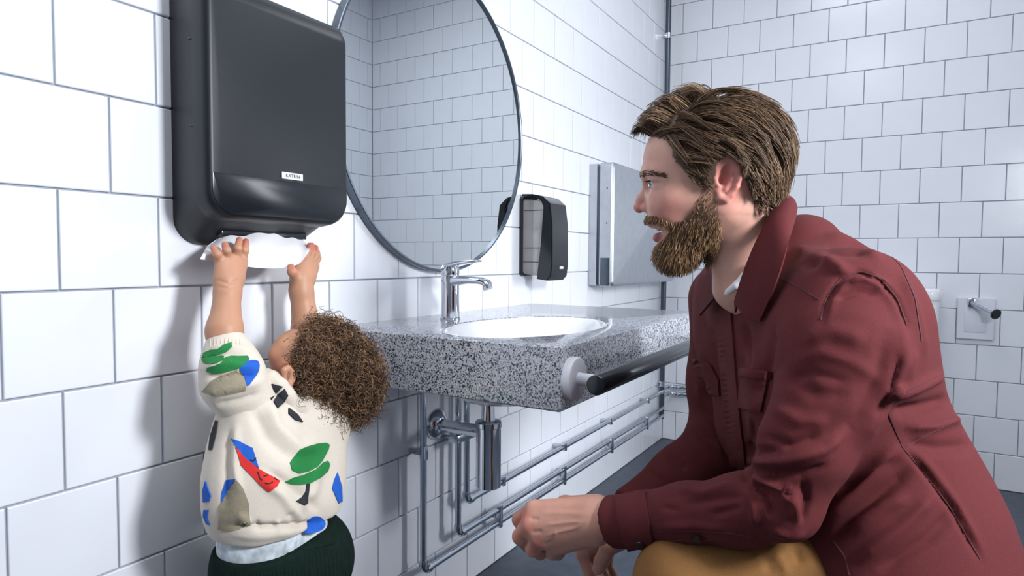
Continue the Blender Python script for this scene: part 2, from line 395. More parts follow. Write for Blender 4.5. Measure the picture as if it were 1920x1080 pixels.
# ------------------------------------------------------------------ bottle trap
TX, TY = .778, -.2
bt = empty('bottle_trap', (.82, 0, .505), 'chrome bottle trap under the terrazzo counter', 'trap')
bm = bmesh.new(); lathe(bm, (.826, .001, .505), (0, -1, 0), [(0, .042), (.004, .042), (.014, .036), (.022, .022), (.024, .018)], 36); bm_obj('wall_rosette', bm, MT['chrome'], bt)
bm = bmesh.new(); tube(bm, [(.826, -.01, .505), (.815, -.06, .508), (TX+.008, TY+.02, .519), (TX, TY, .521)], .0165, 24); bm_obj('outlet_arm', bm, MT['chrome'], bt)
bm = bmesh.new(); lathe(bm, (TX, TY, .385), (0, 0, 1), [(0, .028), (.002, .031), (.15, .031), (.152, .0335), (.163, .0335), (.166, .031), (.168, .018)], 40); bm_obj('trap_cup', bm, MT['chrome'], bt)
bm = bmesh.new(); tube(bm, [(TX, TY, .55), (TX, TY, .6), (BX+.02, BY+.06, .63), (BX, BY, .65)], .016, 24); bm_obj('tail_pipe', bm, MT['chrome'], bt)
# ------------------------------------------------------------------ pipes
def pipe(name, label, pts, r=.0085, clips=(), double=False, bend=.02):
    e = empty(name, pts[0], label, 'pipe', 'chrome pipes along the tiled wall')
    bm = bmesh.new(); tube(bm, arc_pts(pts, bend), r, 16); bm_obj('pipe_run', bm, MT['pipechrome'], e)
    for a, b, c in zip(pts, pts[1:], pts[2:]):
        b = Vector(b)
        for q in (a, c):
            d = (Vector(q)-b).normalized(); bm = bmesh.new(); lathe(bm, b+d*.012, d, [(0, r*1.3), (.012, r*1.38), (.016, r*1.3), (.017, r)], 16); bm_obj('elbow_collar', bm, MT['pipechrome'], e)
    return e
def clip(parent, x, z, h=.012, y=-.04):
    bm = bmesh.new(); box(bm, (x-.008, y+.006, z-.007), (x+.008, -.0004, z+.007), .001); box(bm, (x-.0065, y-.0115, z-h), (x+.0065, y+.008, z+h), .002); bm_obj('wall_clip', bm, MT['pipechrome'], parent)
PY = -.04
p1 = pipe('supply_pipe', 'chrome pipe dropping from the counter edge to the lowest run above the floor', [(.722, PY, .6882), (.722, PY, .152), (2.66, PY, .152)])
clip(p1, .722, .46, .018)
p2 = pipe('supply_pipe', 'chrome pipe dropping beside the bottle trap to the middle run', [(.873, PY, .6882), (.873, PY, .192), (2.66, PY, .192)])
p3 = pipe('supply_pipe', 'chrome pipe dropping behind the bottle trap to the topmost run', [(.912, PY, .6882), (.912, PY, .272), (2.66, PY, .277)])
for x in (1.083, 1.519, 1.964, 2.409): clip(p2, x, .172, .034)
for x in (1.10, 1.52, 1.95, 2.42): clip(p3, x, .275, .014)
bm = bmesh.new(); box(bm, (.846, -.058, .452), (.94, -.006, .474), .004); box(bm, (.858, -.01, .456), (.926, -.0006, .470)); bm_obj('pipe_bracket', bm, MT['pipechrome'], p2)
cp = empty('riser_pipe', (2.685, -.022, .15), 'grey vertical riser pipe in the corner of the tiled walls', 'pipe')
bm = bmesh.new(); tube(bm, [(2.685, -.024, .13), (2.685, -.024, 2.7)], .0135, 20); bm_obj('pipe_run', bm, MT['darkmetal'], cp)
for z in (2.07, .31): 
    bm = bmesh.new(); lathe(bm, (2.685, -.024, z-.013), (0, 0, 1), [(0, .0165), (.026, .0165)], 20); box(bm, (2.66, .001, z-.008), (2.70, -.012, z+.008), .001); bm_obj('pipe_clamp', bm, MT['chrome'], cp)
for i, (z, nm) in enumerate(((.292, 'upper'), (.256, 'lower'))):
    e = pipe('branch_pipe', '%s of two chrome pipes running along the far wall from the corner' % nm, [(2.685, -.03, z), (2.735, -.06, z), (2.735, -.12, z), (2.752, -.14, z), (2.752, -.9, z)], .008, bend=.012)
# ------------------------------------------------------------------ soap dispenser
sd = empty('soap_dispenser', (1.315, 0, .885), 'black soap dispenser with a smoky clear side next to the round mirror', 'dispenser')
bm = bmesh.new(); loft(bm, [(.002, 1.262, 1.37, .895, 1.15, .012), (-.012, 1.262, 1.37, .895, 1.15, .012)], n=5); bm_obj('back_plate', bm, MT['blackplastic'], sd)
bm = bmesh.new(); loft(bm, [(-.010, 1.266, 1.366, .900, 1.143, .012), (-.085, 1.268, 1.364, .893, 1.138, .012)], n=5); bm_obj('soap_reservoir', bm, MT['smoke'], sd)
bm = bmesh.new()
# arched front cover: outline in YZ extruded along X
yz = [(-.066, .886), (-.105, .881), (-.118, .895), (-.123, .93), (-.121, 1.06), (-.112, 1.125), (-.085, 1.148), (-.05, 1.156), (-.010, 1.158), (-.010, 1.150), (-.05, 1.147), (-.078, 1.136), (-.088, 1.115), (-.080, 1.0), (-.068, .90)]
for x0, x1 in ((1.258, 1.374),):
    A = [bm.verts.new((x0, y, z)) for y, z in yz]; B = [bm.verts.new((x1, y, z)) for y, z in yz]
    bm.faces.new(A); bm.faces.new(B[::-1])
    for k in range(len(yz)): bm.faces.new((A[k], B[k], B[(k+1) % len(yz)], A[(k+1) % len(yz)]))
bmesh.ops.recalc_face_normals(bm, faces=bm.faces[:])
bmesh.ops.bevel(bm, geom=[e for e in bm.edges if abs(e.verts[0].co.x-e.verts[1].co.x) < 1e-6], offset=.0035, segments=2, affect='EDGES')
cv = bm_obj('front_cover', bm, MT['blackgloss'], sd, angle=40)
bm = bmesh.new(); box(bm, (1.312, -.1245, .918), (1.334, -.1195, .926), .0005); bm_obj('brand_label', bm, MT['label'], cv)
for z in (1.105, .985, .94):
    bm = bmesh.new(); box(bm, (1.2655, -.082, z-.001), (1.2665, -.014, z+.001)); bm_obj('reservoir_rib', bm, MT['blackgloss'], sd)
# ------------------------------------------------------------------ steel wall cabinet
sc = empty('steel_cabinet', (2.21, 0, .845), 'flat stainless steel wall cabinet between the soap dispenser and the corner', 'cabinet')
bm = bmesh.new(); loft(bm, [(.002, 1.803, 2.62, .845, 1.322, .006), (-.034, 1.803, 2.62, .845, 1.322, .006)], n=3); bm_obj('cabinet_case', bm, MT['steel'], sc)
bm = bmesh.new(); loft(bm, [(-.03, 1.812, 2.61, .853, 1.314, .006), (-.048, 1.812, 2.61, .853, 1.314, .006)], n=3); bm_obj('shadow_gap', bm, MT['darkmetal'], sc)
bm = bmesh.new(); loft(bm, [(-.045, 1.806, 2.617, .843, 1.326, .012), (-.092, 1.806, 2.617, .843, 1.326, .018), (-.1, 1.812, 2.611, .849, 1.32, .016), (-.102, 1.818, 2.605, .855, 1.314, .013)], n=4)
dr = bm_obj('cabinet_door', bm, MT['steel'], sc)
bm = bmesh.new(); box(bm, (1.8045, -.088, .846), (1.8065, -.05, .955), .0004); bm_obj('side_cover', bm, MT['darkmetal'], dr)
for z in (1.225, 1.09):
    bm = bmesh.new(); lathe(bm, (1.8065, -.075, z), (-1, 0, 0), [(0, .003), (.001, .003), (.0016, .002)], 12); bm_obj('rivet', bm, MT['darkmetal'], dr)
bm = bmesh.new(); box(bm, (2.52, -.1035, .872), (2.56, -.1015, .886), .0004); bm_obj('maker_plate', bm, MT['darkmetal'], dr)
# ------------------------------------------------------------------ toilet and the fold-out arm
tl = empty('toilet', (2.5, -1.03, 0), 'white toilet with a tall cistern against the far tiled wall behind the man', 'toilet')
bm = bmesh.new()
rg = []
for z, s in ((.40, .92), (.42, .94), (.75, .985), (.79, 1.0)):
    rg.append([bm.verts.new((2.765-.19*s*(1-0) if False else x, y, z)) for x, y in rrect(2.772-.19*s, 2.772, -1.03-.175*s, -1.03+.175*s, .035)])
m = len(rg[0])
for a, b in zip(rg, rg[1:]):
    for k in range(m): bm.faces.new((a[k], a[(k+1) % m], b[(k+1) % m], b[k]))
bm.faces.new(rg[0][::-1]); bm.faces.new(rg[-1]); bm_obj('cistern', bm, MT['porcelain'], tl, angle=50)
bm = bmesh.new()
rg = [[bm.verts.new((x, y, z)) for x, y in rrect(2.575+e, 2.772-e, -1.207+e, -.853-e, .038-e)] for z, e in ((.79, .002), (.794, 0), (.826, 0), (.834, .004), (.837, .012))]
for a, b in zip(rg, rg[1:]):
    for k in range(m): bm.faces.new((a[k], a[(k+1) % m], b[(k+1) % m], b[k]))
bm.faces.new(rg[0][::-1]); bm.faces.new(rg[-1]); lid = bm_obj('cistern_lid', bm, MT['porcelain'], tl, angle=50)
bm = bmesh.new(); lathe(bm, (2.68, -1.03, .836), (0, 0, 1), [(0, .022), (.005, .022), (.007, .018)], 24); bm_obj('flush_button', bm, MT['chrome'], lid)
bm = bmesh.new(); rg = []
for z, a_, b_, cx in ((0, .20, .11, 2.52), (.03, .19, .10, 2.52), (.18, .18, .10, 2.5), (.3, .235, .165, 2.44), (.385, .26, .185, 2.42), (.40, .26, .185, 2.42)):
    rg.append([bm.verts.new((cx+a_*math.cos(t), -1.03+b_*math.sin(t), z)) for t in [2*math.pi*k/40 for k in range(40)]])
for a, b in zip(rg, rg[1:]):
    for k in range(40): bm.faces.new((a[k], a[(k+1) % 40], b[(k+1) % 40], b[k]))
bm.faces.new(rg[0][::-1]); bm.faces.new(rg[-1]); bm_obj('bowl', bm, MT['porcelain'], tl, angle=60)
bm = bmesh.new(); rg = []
for z, e in ((.40, .0), (.405, .004), (.425, .004), (.432, -.006)):
    rg.append([bm.verts.new((2.415+(.25+e)*math.cos(t), -1.03+(.182+e)*math.sin(t), z)) for t in [2*math.pi*k/40 for k in range(40)]])
for a, b in zip(rg, rg[1:]):
    for k in range(40): bm.faces.new((a[k], a[(k+1) % 40], b[(k+1) % 40], b[k]))
bm.faces.new(rg[0][::-1]); bm.faces.new(rg[-1]); bm_obj('seat_lid', bm, MT['whiteplastic'], tl, angle=60)
ar = empty('wall_support_arm', (XC, -1.335, .7), 'small metal arm with a black tip on a white plate on the far wall', 'wall arm')
bm = bmesh.new(); loft2 = []
for x, e in ((2.778, 0), (2.762, 0), (2.758, .003)):
    loft2.append([bm.verts.new((x, y, z)) for y, z in rrect(-1.400+e, -1.270-e, .624+e, .798-e, .006, 3)])
m = len(loft2[0])
for a, b in zip(loft2, loft2[1:]):
    for k in range(m): bm.faces.new((a[k], a[(k+1) % m], b[(k+1) % m], b[k]))
bm.faces.new(loft2[0][::-1]); bm.faces.new(loft2[-1]); pl = bm_obj('wall_plate', bm, MT['whiteplastic'], ar, angle=40)
bm = bmesh.new(); box(bm, (2.7555, -1.372, .655), (2.7585, -1.296, .765), .0012); bm_obj('plate_panel', bm, MT['whiteplastic'], pl)
s = Vector((2.75, -1.322, .777)); e_ = Vector(at(1865, 588, 2.60)); dr_ = (e_-s).normalized()
bm = bmesh.new(); tube(bm, [s, s+(e_-s)*.97], .0115, 20); bm_obj('arm_rod', bm, MT['chrome'], ar)
bm = bmesh.new(); lathe(bm, s+(e_-s)*.955, dr_, [(0, .0135), (.008, .0215), (.014, .0215), (.016, .019)], 24); bm_obj('arm_tip', bm, MT['blackgloss'], ar)
bm = bmesh.new(); box(bm, (2.759, -1.340, .757), (2.742, -1.305, .797), .004); bm_obj('arm_hinge', bm, MT['chrome'], ar)
# ------------------------------------------------------------------ implicit surfaces -> one continuous mesh
class Fr:
    """frame facing the camera through a pixel: at(px, py, w) lies w metres in front of its plane"""
    def __init__(s, cx, cy, d):
        s.O = at(cx, cy, d); v = ray(cx, cy); v = v/np.linalg.norm(v)
        s.es = -v; e = RT-(RT@s.es)*s.es; s.ex = e/np.linalg.norm(e); s.ey = np.cross(s.es, s.ex)
        s.s = d/CF*np.linalg.norm(ray(cx, cy))/1.0
        s.s = np.linalg.norm(s.at(cx+1, cy)-s.O)
    def at(s, px, py, w=0.):
        r = ray(px, py); t = ((s.O-CC)@s.es+w)/(r@s.es); return CC+r*t
    def axes(s, deg=0, yaw=0):
        c, n = math.cos(math.radians(deg)), math.sin(math.radians(deg))
        a = s.ex*c-s.ey*n; b = s.ex*n+s.ey*c; e = s.es          # positive deg turns clockwise in the picture
        if yaw:
            c, n = math.cos(math.radians(yaw)), math.sin(math.radians(yaw)); a, e = a*c+e*n, e*c-a*n
        return np.array([a, b, e])
def smin(a, b, k):
    if k <= 0: return np.minimum(a, b)
    h = np.maximum(k-np.abs(a-b), 0)/k; return np.minimum(a, b)-h*h*k*.25
class Sdf:
    def __init__(s): s.ops = []
    def put(s, fn, lo, hi, k, sub): s.ops.append((fn, np.asarray(lo), np.asarray(hi), k, sub))
    def cut(s, p, n):
        p = np.asarray(p, float); n = np.asarray(n, float)/np.linalg.norm(n)
        s.ops.append((lambda X, Y, Z: (X-p[0])*n[0]+(Y-p[1])*n[1]+(Z-p[2])*n[2], None, None, 0, 'cut'))
    def build(s, h):
        lo = np.min([o[1] for o in s.ops if o[4] is False], 0)-.015; hi = np.max([o[2] for o in s.ops if o[4] is False], 0)+.015
        s.h = h; s.lo = lo; s.n = np.ceil((hi-lo)/h).astype(int)+1; s.F = np.full(s.n, .05, np.float32)
        for fn, l, u, k, sub in s.ops:
            if sub == 'cut': l, u, k = lo, hi, 0
            a = np.clip(np.floor((l-k-.012-s.lo)/h).astype(int), 0, s.n); b = np.clip(np.ceil((u+k+.012-s.lo)/h).astype(int)+1, 0, s.n)
            if (b <= a).any(): continue
            g = [(s.lo[i]+h*np.arange(a[i], b[i])).astype(np.float32) for i in range(3)]
            X, Y, Z = np.meshgrid(*g, indexing='ij', sparse=True); d = fn(X, Y, Z).astype(np.float32); sl = tuple(slice(a[i], b[i]) for i in range(3))
            if sub == 'cut': s.F[sl] = np.maximum(s.F[sl], d)
            elif sub: s.F[sl] = -smin(-s.F[sl], d, k)
            else: s.F[sl] = smin(s.F[sl], d, k)
    def cone(s, a, b, ra, rb, k=.01, sub=False, flat=None):
        a = np.asarray(a, float); b = np.asarray(b, float); ba = b-a; L = max(ba@ba, 1e-9)
        def fn(X, Y, Z):
            px, py, pz = X-a[0], Y-a[1], Z-a[2]
            t = np.clip((px*ba[0]+py*ba[1]+pz*ba[2])/L, 0, 1); r = ra+(rb-ra)*t
            dx, dy, dz = px-ba[0]*t, py-ba[1]*t, pz-ba[2]*t
            if flat is not None:
                v, q = flat; c = (dx*v[0]+dy*v[1]+dz*v[2])*(q-1); dx = dx+c*v[0]; dy = dy+c*v[1]; dz = dz+c*v[2]
            return np.sqrt(dx*dx+dy*dy+dz*dz)-r
        m = max(ra, rb); s.put(fn, np.minimum(a, b)-m, np.maximum(a, b)+m, k, sub)
    def chain(s, pts, k=.01, sub=False, flat=None):
        for (a, ra), (b, rb) in zip(pts, pts[1:]): s.cone(a, b, ra, rb, k, sub, flat)
    def ell(s, c, ax, rad, k=.01, sub=False):
        c = np.asarray(c, float); A = np.asarray(ax); r = np.asarray(rad, float)
        def fn(X, Y, Z):
            px, py, pz = X-c[0], Y-c[1], Z-c[2]; k0 = 0; k1 = 0
            for i in range(3):
                u = (px*A[i][0]+py*A[i][1]+pz*A[i][2])/r[i]; k0 = k0+u*u; k1 = k1+(u/r[i])**2
            k0 = np.sqrt(k0); return k0*(k0-1)/np.maximum(np.sqrt(k1), 1e-6)
        e = np.sqrt(((A.T*r)**2).sum(1)); s.put(fn, c-e, c+e, k, sub)
    def mesh(s, h, smooth=2):
        s.build(h); F = s.F; F = np.pad(F, 1, constant_values=.05); S = F < 0; n = F.shape
        c = np.zeros((n[0]-1, n[1]-1, n[2]-1), np.int8)
        for i in (0, 1):
            for j in (0, 1):
                for k in (0, 1): c += S[i:n[0]-1+i, j:n[1]-1+j, k:n[2]-1+k]
        I = np.argwhere((c > 0) & (c < 8)); N = len(I); idx = np.full(c.shape, -1, np.int32); idx[tuple(I.T)] = np.arange(N)
        cor = [(i, j, k) for i in (0, 1) for j in (0, 1) for k in (0, 1)]
        V = [F[I[:, 0]+a, I[:, 1]+b, I[:, 2]+d] for a, b, d in cor]
        acc = np.zeros((N, 3)); cnt = np.zeros(N)
        for p in range(8):
            for q in range(p+1, 8):
                if sum(abs(x-y) for x, y in zip(cor[p], cor[q])) != 1: continue
                m = (V[p] < 0) != (V[q] < 0); t = V[p]/np.where(m, V[p]-V[q], 1)
                P0 = np.array(cor[p]); acc += np.where(m[:, None], P0+t[:, None]*(np.array(cor[q])-P0), 0); cnt += m
        verts = s.lo+s.h*(I-1+acc/cnt[:, None]); Q = []
        for ax in range(3):
            sl0 = [slice(None)]*3; sl1 = [slice(None)]*3; sl0[ax] = slice(0, -1); sl1[ax] = slice(1, None)
            A, B = S[tuple(sl0)], S[tuple(sl1)]; E = np.argwhere(A != B)
            o1, o2 = [(1, 2), (2, 0), (0, 1)][ax]
            E = E[(E[:, o1] > 0) & (E[:, o2] > 0) & (E[:, o1] < n[o1]-1) & (E[:, o2] < n[o2]-1)]
            ins = A[tuple(E.T)]
            def cell(d1, d2):
                e = E.copy(); e[:, o1] += d1; e[:, o2] += d2; return idx[tuple(e.T)]
            q = np.stack([cell(-1, -1), cell(0, -1), cell(0, 0), cell(-1, 0)], 1)
            q[~ins] = q[~ins][:, ::-1]; Q.append(q)
        Q = np.concatenate(Q); Q = Q[(Q >= 0).all(1)]
        m = Msh(verts, Q)
        if smooth: m.relax(smooth)
        return m
class Msh:
    def __init__(s, v, q): s.v = v; s.q = q
    def relax(s, it=2, lam=.5):
        E = np.concatenate([s.q[:, [0, 1]], s.q[:, [1, 2]], s.q[:, [2, 3]], s.q[:, [3, 0]]]); N = len(s.v)
        dg = np.bincount(E[:, 0], minlength=N)+np.bincount(E[:, 1], minlength=N)
        for i in range(it):
            for l in (lam, -lam*.9):
                a = np.stack([np.bincount(E[:, 0], s.v[E[:, 1], k], N)+np.bincount(E[:, 1], s.v[E[:, 0], k], N) for k in range(3)], 1)
                s.v = s.v+l*(a/np.maximum(dg, 1)[:, None]-s.v)
        return s
    def normals(s):
        a = s.v[s.q]; n = np.cross(a[:, 2]-a[:, 0], a[:, 3]-a[:, 1]); N = len(s.v)
        o = np.zeros((N, 3))
        for j in range(4):
            for k in range(3): o[:, k] += np.bincount(s.q[:, j], n[:, k], N)
        return o/np.maximum(np.linalg.norm(o, axis=1), 1e-12)[:, None]
    def folds(s, fl, face=.0):
        """raised or sunk creases along picture-space lines: (points, width px, height m)"""
        p = pj(s.v); nn = s.normals(); vd = CC-s.v; vd /= np.linalg.norm(vd, axis=1)[:, None]
        fac = np.clip(((nn*vd).sum(1)-face)/.3, 0, 1); disp = np.zeros(len(s.v))
        for pts, wd, amp in fl:
            P = np.array(pts, float); L = np.concatenate([[0], np.cumsum(np.linalg.norm(np.diff(P, axis=0), axis=1))])
            lo, hi = P.min(0)-3*wd, P.max(0)+3*wd
            m = np.where((p[:, 0] > lo[0]) & (p[:, 0] < hi[0]) & (p[:, 1] > lo[1]) & (p[:, 1] < hi[1]))[0]
            if not len(m): continue
            bd = np.full(len(m), 1e9); bt = np.zeros(len(m)); X = p[m, :2]
            for i in range(len(P)-1):
                d = P[i+1]-P[i]; t = np.clip(((X-P[i])@d)/(d@d), 0, 1); dd = np.linalg.norm(X-P[i]-t[:, None]*d, axis=1)
                u = dd < bd; bd = np.where(u, dd, bd); bt = np.where(u, (L[i]+t*(L[i+1]-L[i]))/L[-1], bt)
            env = np.clip(np.minimum(bt, 1-bt)*5, .12, 1)
            disp[m] += amp*np.exp(-(bd/wd)**2)*env
        s.v = s.v+nn*(disp*fac)[:, None]; return s
    def rough(s, amp, sc, seed=0):
        r = np.random.default_rng(seed); n = s.normals(); d = np.zeros(len(s.v))
        for i in range(10):
            k = r.normal(size=3); k /= np.linalg.norm(k); k *= sc*r.uniform(.6, 1.7); d += np.sin(s.v@k+r.uniform(0, 6.28)+1.2*np.sin(s.v@r.normal(size=3)*sc*.4))
        s.v = s.v+n*(amp*d/3.2)[:, None]; return s
    def bvh(s): return BVHTree.FromPolygons([tuple(x) for x in s.v], [tuple(int(i) for i in f) for f in s.q])
    def obj(s, name, m, parent, cols=None): return mesh_obj(name, s.v, s.q, m, parent, True, cols)
def joined(ms):
    V = []; Q = []; n = 0
    for m in ms: V.append(m.v); Q.append(m.q+n); n += len(m.v)
    return Msh(np.concatenate(V), np.concatenate(Q))
def inpoly(P, poly):
    x, y = P[:, 0], P[:, 1]; c = np.zeros(len(P), bool); n = len(poly)
    for i in range(n):
        x0, y0 = poly[i]; x1, y1 = poly[(i+1) % n]
        m = ((y0 > y) != (y1 > y)); c ^= m & (x < (x1-x0)*(y-y0)/((y1-y0) if y1 != y0 else 1e-9)+x0)
    return c
def shoot(bv, px, py):
    d = ray(px, py); h = bv.ray_cast(Vector(CC), Vector(d)); return h
def drape(name, bv, poly, step, lift, thick, m, parent, puff=0, smoothpoly=0):
    """a thin piece of cloth lying on a surface, outlined in the picture (polygon), with its own thickness"""
    poly = [tuple(map(float, p)) for p in poly]
    for _ in range(smoothpoly):
        q = []
        for i in range(len(poly)):
            a, b = np.array(poly[i]), np.array(poly[(i+1) % len(poly)]); q += [tuple(a*.75+b*.25), tuple(a*.25+b*.75)]
        poly = q
    out = []
    for i in range(len(poly)):
        a, b = np.array(poly[i]), np.array(poly[(i+1) % len(poly)]); k = max(1, int(np.linalg.norm(b-a)/step))
        out += [tuple(a+(b-a)*t/k) for t in range(k)]
    bm = bmesh.new(); vs = [bm.verts.new((x, y, 0)) for x, y in out]; es = [bm.edges.new((vs[i], vs[(i+1) % len(vs)])) for i in range(len(vs))]
    bmesh.ops.triangle_fill(bm, edges=es, use_beauty=True)
    for _ in range(6):
        le = [e for e in bm.edges if e.calc_length() > step*1.7]
        if not le: break
        bmesh.ops.subdivide_edges(bm, edges=le, cuts=1); bmesh.ops.triangulate(bm, faces=bm.faces[:])
    bm.verts.ensure_lookup_table(); last = None; P = []; Nn = []
    bnd = [v.is_boundary for v in bm.verts]
    for v in bm.verts:
        h = shoot(bv, v.co.x, v.co.y)
        P.append(h[0]); Nn.append(h[1])
    good = [i for i in range(len(P)) if P[i] is not None]
    if not good: bm.free(); return None
    ga = np.array([[bm.verts[i].co.x, bm.verts[i].co.y] for i in good])
    for i in range(len(P)):
        if P[i] is None:
            j = good[int(np.argmin(((ga-np.array([bm.verts[i].co.x, bm.verts[i].co.y]))**2).sum(1)))]
            d = Vector(ray(bm.verts[i].co.x, bm.verts[i].co.y)); t = (P[j]-Vector(CC)).length/d.length; P[i] = Vector(CC)+d*t; Nn[i] = Nn[j]
    n = len(P); faces = [[v.index for v in f.verts] for f in bm.faces]; be = [(e.verts[0].index, e.verts[1].index) for e in bm.edges if e.is_boundary]
    bm.free(); V = [P[i]+Nn[i]*(lift+(0 if bnd[i] else puff)) for i in range(n)]+[P[i]+Nn[i]*(lift-thick) for i in range(n)]
    F = faces+[[j+n for j in f[::-1]] for f in faces]+[[a, b, b+n, a+n] for a, b in be]
    bm = bmesh.new(); bv_ = [bm.verts.new(v) for v in V]
    for f in F:
        try: bm.faces.new([bv_[i] for i in f])
        except ValueError: pass
    return bm_obj(name, bm, m, parent, True, 60)
def seam(name, bv, pts, r, m, parent, step=6, lift=0., n=5):
    """a raised stitched line lying on a surface along a picture-space line"""
    P = []
    for a, b in zip(pts, pts[1:]):
        a, b = np.array(a, float), np.array(b, float); k = max(1, int(np.linalg.norm(b-a)/step)); P += [a+(b-a)*t/k for t in range(k)]
    P.append(np.array(pts[-1], float)); W = []
    for x, y in P:
        h = shoot(bv, x, y)
        if h[0] is None: continue
        if W and (h[0]-W[-1]).length > .03: continue
        W.append(h[0]+h[1]*lift)
    if len(W) < 2: return None
    for _ in range(2): W = [W[0]]+[(W[i-1]+W[i]*2+W[i+1])/4 for i in range(1, len(W)-1)]+[W[-1]]
    bm = bmesh.new(); tube(bm, W, r, n); return bm_obj(name, bm, m, parent)
def strands(name, paths, r0, r1, m, parent, cols, n=3):
    """paths: (S, T, 3); thin tapered hairs as one mesh"""
    S, T, _ = paths.shape; d = np.gradient(paths, axis=1); d /= np.maximum(np.linalg.norm(d, axis=2), 1e-9)[..., None]
    ref = np.array([.37, .21, .9]); x = np.cross(d, ref); x /= np.maximum(np.linalg.norm(x, axis=2), 1e-9)[..., None]; y = np.cross(d, x)
    rad = (r0+(r1-r0)*np.linspace(0, 1, T)**1.5)[None, :, None]
    if np.ndim(r0): pass
    V = np.stack([paths+rad*(x*math.cos(2*math.pi*k/n)+y*math.sin(2*math.pi*k/n)) for k in range(n)], 2).reshape(-1, 3)
    base = (np.arange(S)[:, None]*T+np.arange(T-1)[None, :])*n; Q = []
    for k in range(n):
        k2 = (k+1) % n; Q.append(np.stack([base+k, base+k2, base+n+k2, base+n+k], -1).reshape(-1, 4))
    C = np.repeat(np.asarray(cols).reshape(S, -1, 3).repeat(T if np.asarray(cols).ndim == 2 else 1, 1).reshape(-1, 3), n, 0)
    o = mesh_obj(name, V, np.concatenate(Q), m, parent, True, C); o['kind'] = 'stuff'; return o
# ------------------------------------------------------------------ the man
MT['skin'] = mat('fair_skin', (.6, .3, .22), .48, attr=True, sub=.25, noise=.05, nscale=90, bump=.12, bscale=700, bdist=.0008)
MT['jacket'] = mat('maroon_cotton_twill', (.092, .0155, .0175), .88, spec=.25, noise=.2, nscale=1100, bump=.35, bscale=1500, bdist=.0008)
MT['seam'] = mat('dark_maroon_thread', (.06, .01, .014), .8)
MT['trouser'] = mat('tan_cotton', (.21, .10, .034), .9, spec=.2, noise=.14, nscale=1000, bump=.3, bscale=1400, bdist=.0008)
MT['shoe'] = mat('brown_leather', (.06, .035, .022), .45)
MT['tee'] = mat('white_jersey', (.8, .8, .8), .9)
MT['button'] = mat('black_button', (.012, .016, .02), .3)
MT['hair'] = mat('strand_hair', (.1, .06, .03), .6, spec=.3, attr=True)
MT['eye'] = mat('eyeball', (.8, .8, .8), .1, attr=True)
MT['teeth'] = mat('teeth', (.75, .7, .62), .2)
TF = Fr(1500, 700, .95); HF = Fr(1330, 330, .93)
def T(x, y, w=0): return TF.at(x, y, w)
hs = HF.s
def Hd(x, y, w=0): return HF.at(x, y, w*hs)      # w in head pixels
MAN = empty('person', (0.55, -.95, 0), 'bearded man in a maroon overshirt crouching beside the washbasin counter', 'person')
# --- head and neck
A0 = HF.axes()
S = Sdf()
def he(x, y, w, rx, ry, rw, k=12, deg=0, sub=False, yaw=0): S.ell(Hd(x, y, w), HF.axes(deg, yaw), np.array([rx, ry, rw])*hs, k*hs, sub)
def hc(a, b, ra, rb, k=10, sub=False): S.cone(Hd(*a), Hd(*b), ra*hs, rb*hs, k*hs, sub)
he(1338, 288, 0, 128, 100, 93, 1)
he(1290, 350, 0, 86, 112, 78, 40)
he(1372, 330, 0, 88, 80, 84, 40)
for q in (1, -1):
    hc((1358, 395, 52*q), (1280, 462, 22*q), 30, 26, 30)
    he(1253, 388, 42*q, 34, 34, 30, 26)
    hc((1215, 326, 12*q), (1236, 322, 52*q), 12, 10, 16)
    he(1300, 372, 66*q, 44, 20, 14, 22)
hc((1270, 466, -18), (1270, 466, 18), 28, 28, 30)
hc((1258, 470, -8), (1258, 470, 8), 24, 24, 20)
hc((1230, 420, -20), (1230, 420, 20), 13, 13, 20)     # mouth mound
for q in (1, -1):
    he(1212, 348, 33*q, 13, 12, 17, 14, sub=True)
    S.ell(Hd(1230, 346, 33*q), A0, np.array([17, 16, 18])*hs, 4*hs)
    he(1216, 346, 44*q, 15, 6.2, 15, 2, deg=4, sub=True)
hc((1216, 340, 0), (1203, 374, 0), 8, 9.5, 10)         # nose
hc((1203, 374, 0), (1199, 388, 0), 9.5, 12.5, 8)
he(1194, 349, 0, 9, 10, 26, 8, sub=True)
for q in (1, -1): he(1214, 391, 12*q, 12, 9, 8, 7)
for q in (1, -1): he(1207, 400, 7*q, 6, 4, 4, 3, sub=True)
hc((1219, 413, -15), (1219, 413, 15), 7, 7, 8)        # lips
hc((1221, 420, -17), (1221, 420, 17), 5.5, 5.5, 4)
he(1230, 431, 0, 24, 7.5, 40, 4, deg=-10, sub=True)
hc((1231, 446, -17), (1231, 446, 17), 8, 8, 7)
hc((1398, 400, 0), (1428, 545, 0), 56, 62, 40)        # neck
hc((1375, 460, 0), (1375, 540, 0), 34, 40, 40)
rim = [(1344, 333), (1343, 318), (1348, 304), (1361, 297.5), (1375, 301), (1385, 315), (1387, 333), (1381, 351), (1371, 365), (1360, 374), (1351, 371), (1346, 358)]
for q in (1, -1):
    he(1364, 334, 82*q, 20, 34, 7, 5, deg=8, yaw=14*q)
    for i, (a, b) in enumerate(zip(rim, rim[1:])):
        wa = 84+.18*(a[0]-1343); wb = 84+.18*(b[0]-1343); hc((*a, wa*q), (*b, wb*q), 4.6 if i < 9 else 6, 4.6 if i < 8 else 6.5, 4)
    he(1361, 333, 95*q, 14, 23, 11, 4, deg=8, sub=True)
    hc((1374, 313, 88*q), (1371, 335, 88*q), 3.4, 3.6, 4); hc((1371, 335, 88*q), (1360, 356, 88*q), 3.6, 4, 4); hc((1346, 336, 88*q), (1347, 346, 89*q), 4, 4.5, 4)
    he(1352, 338, 88*q, 5, 8, 9, 3, sub=True)
head = S.mesh(.0023, 2)
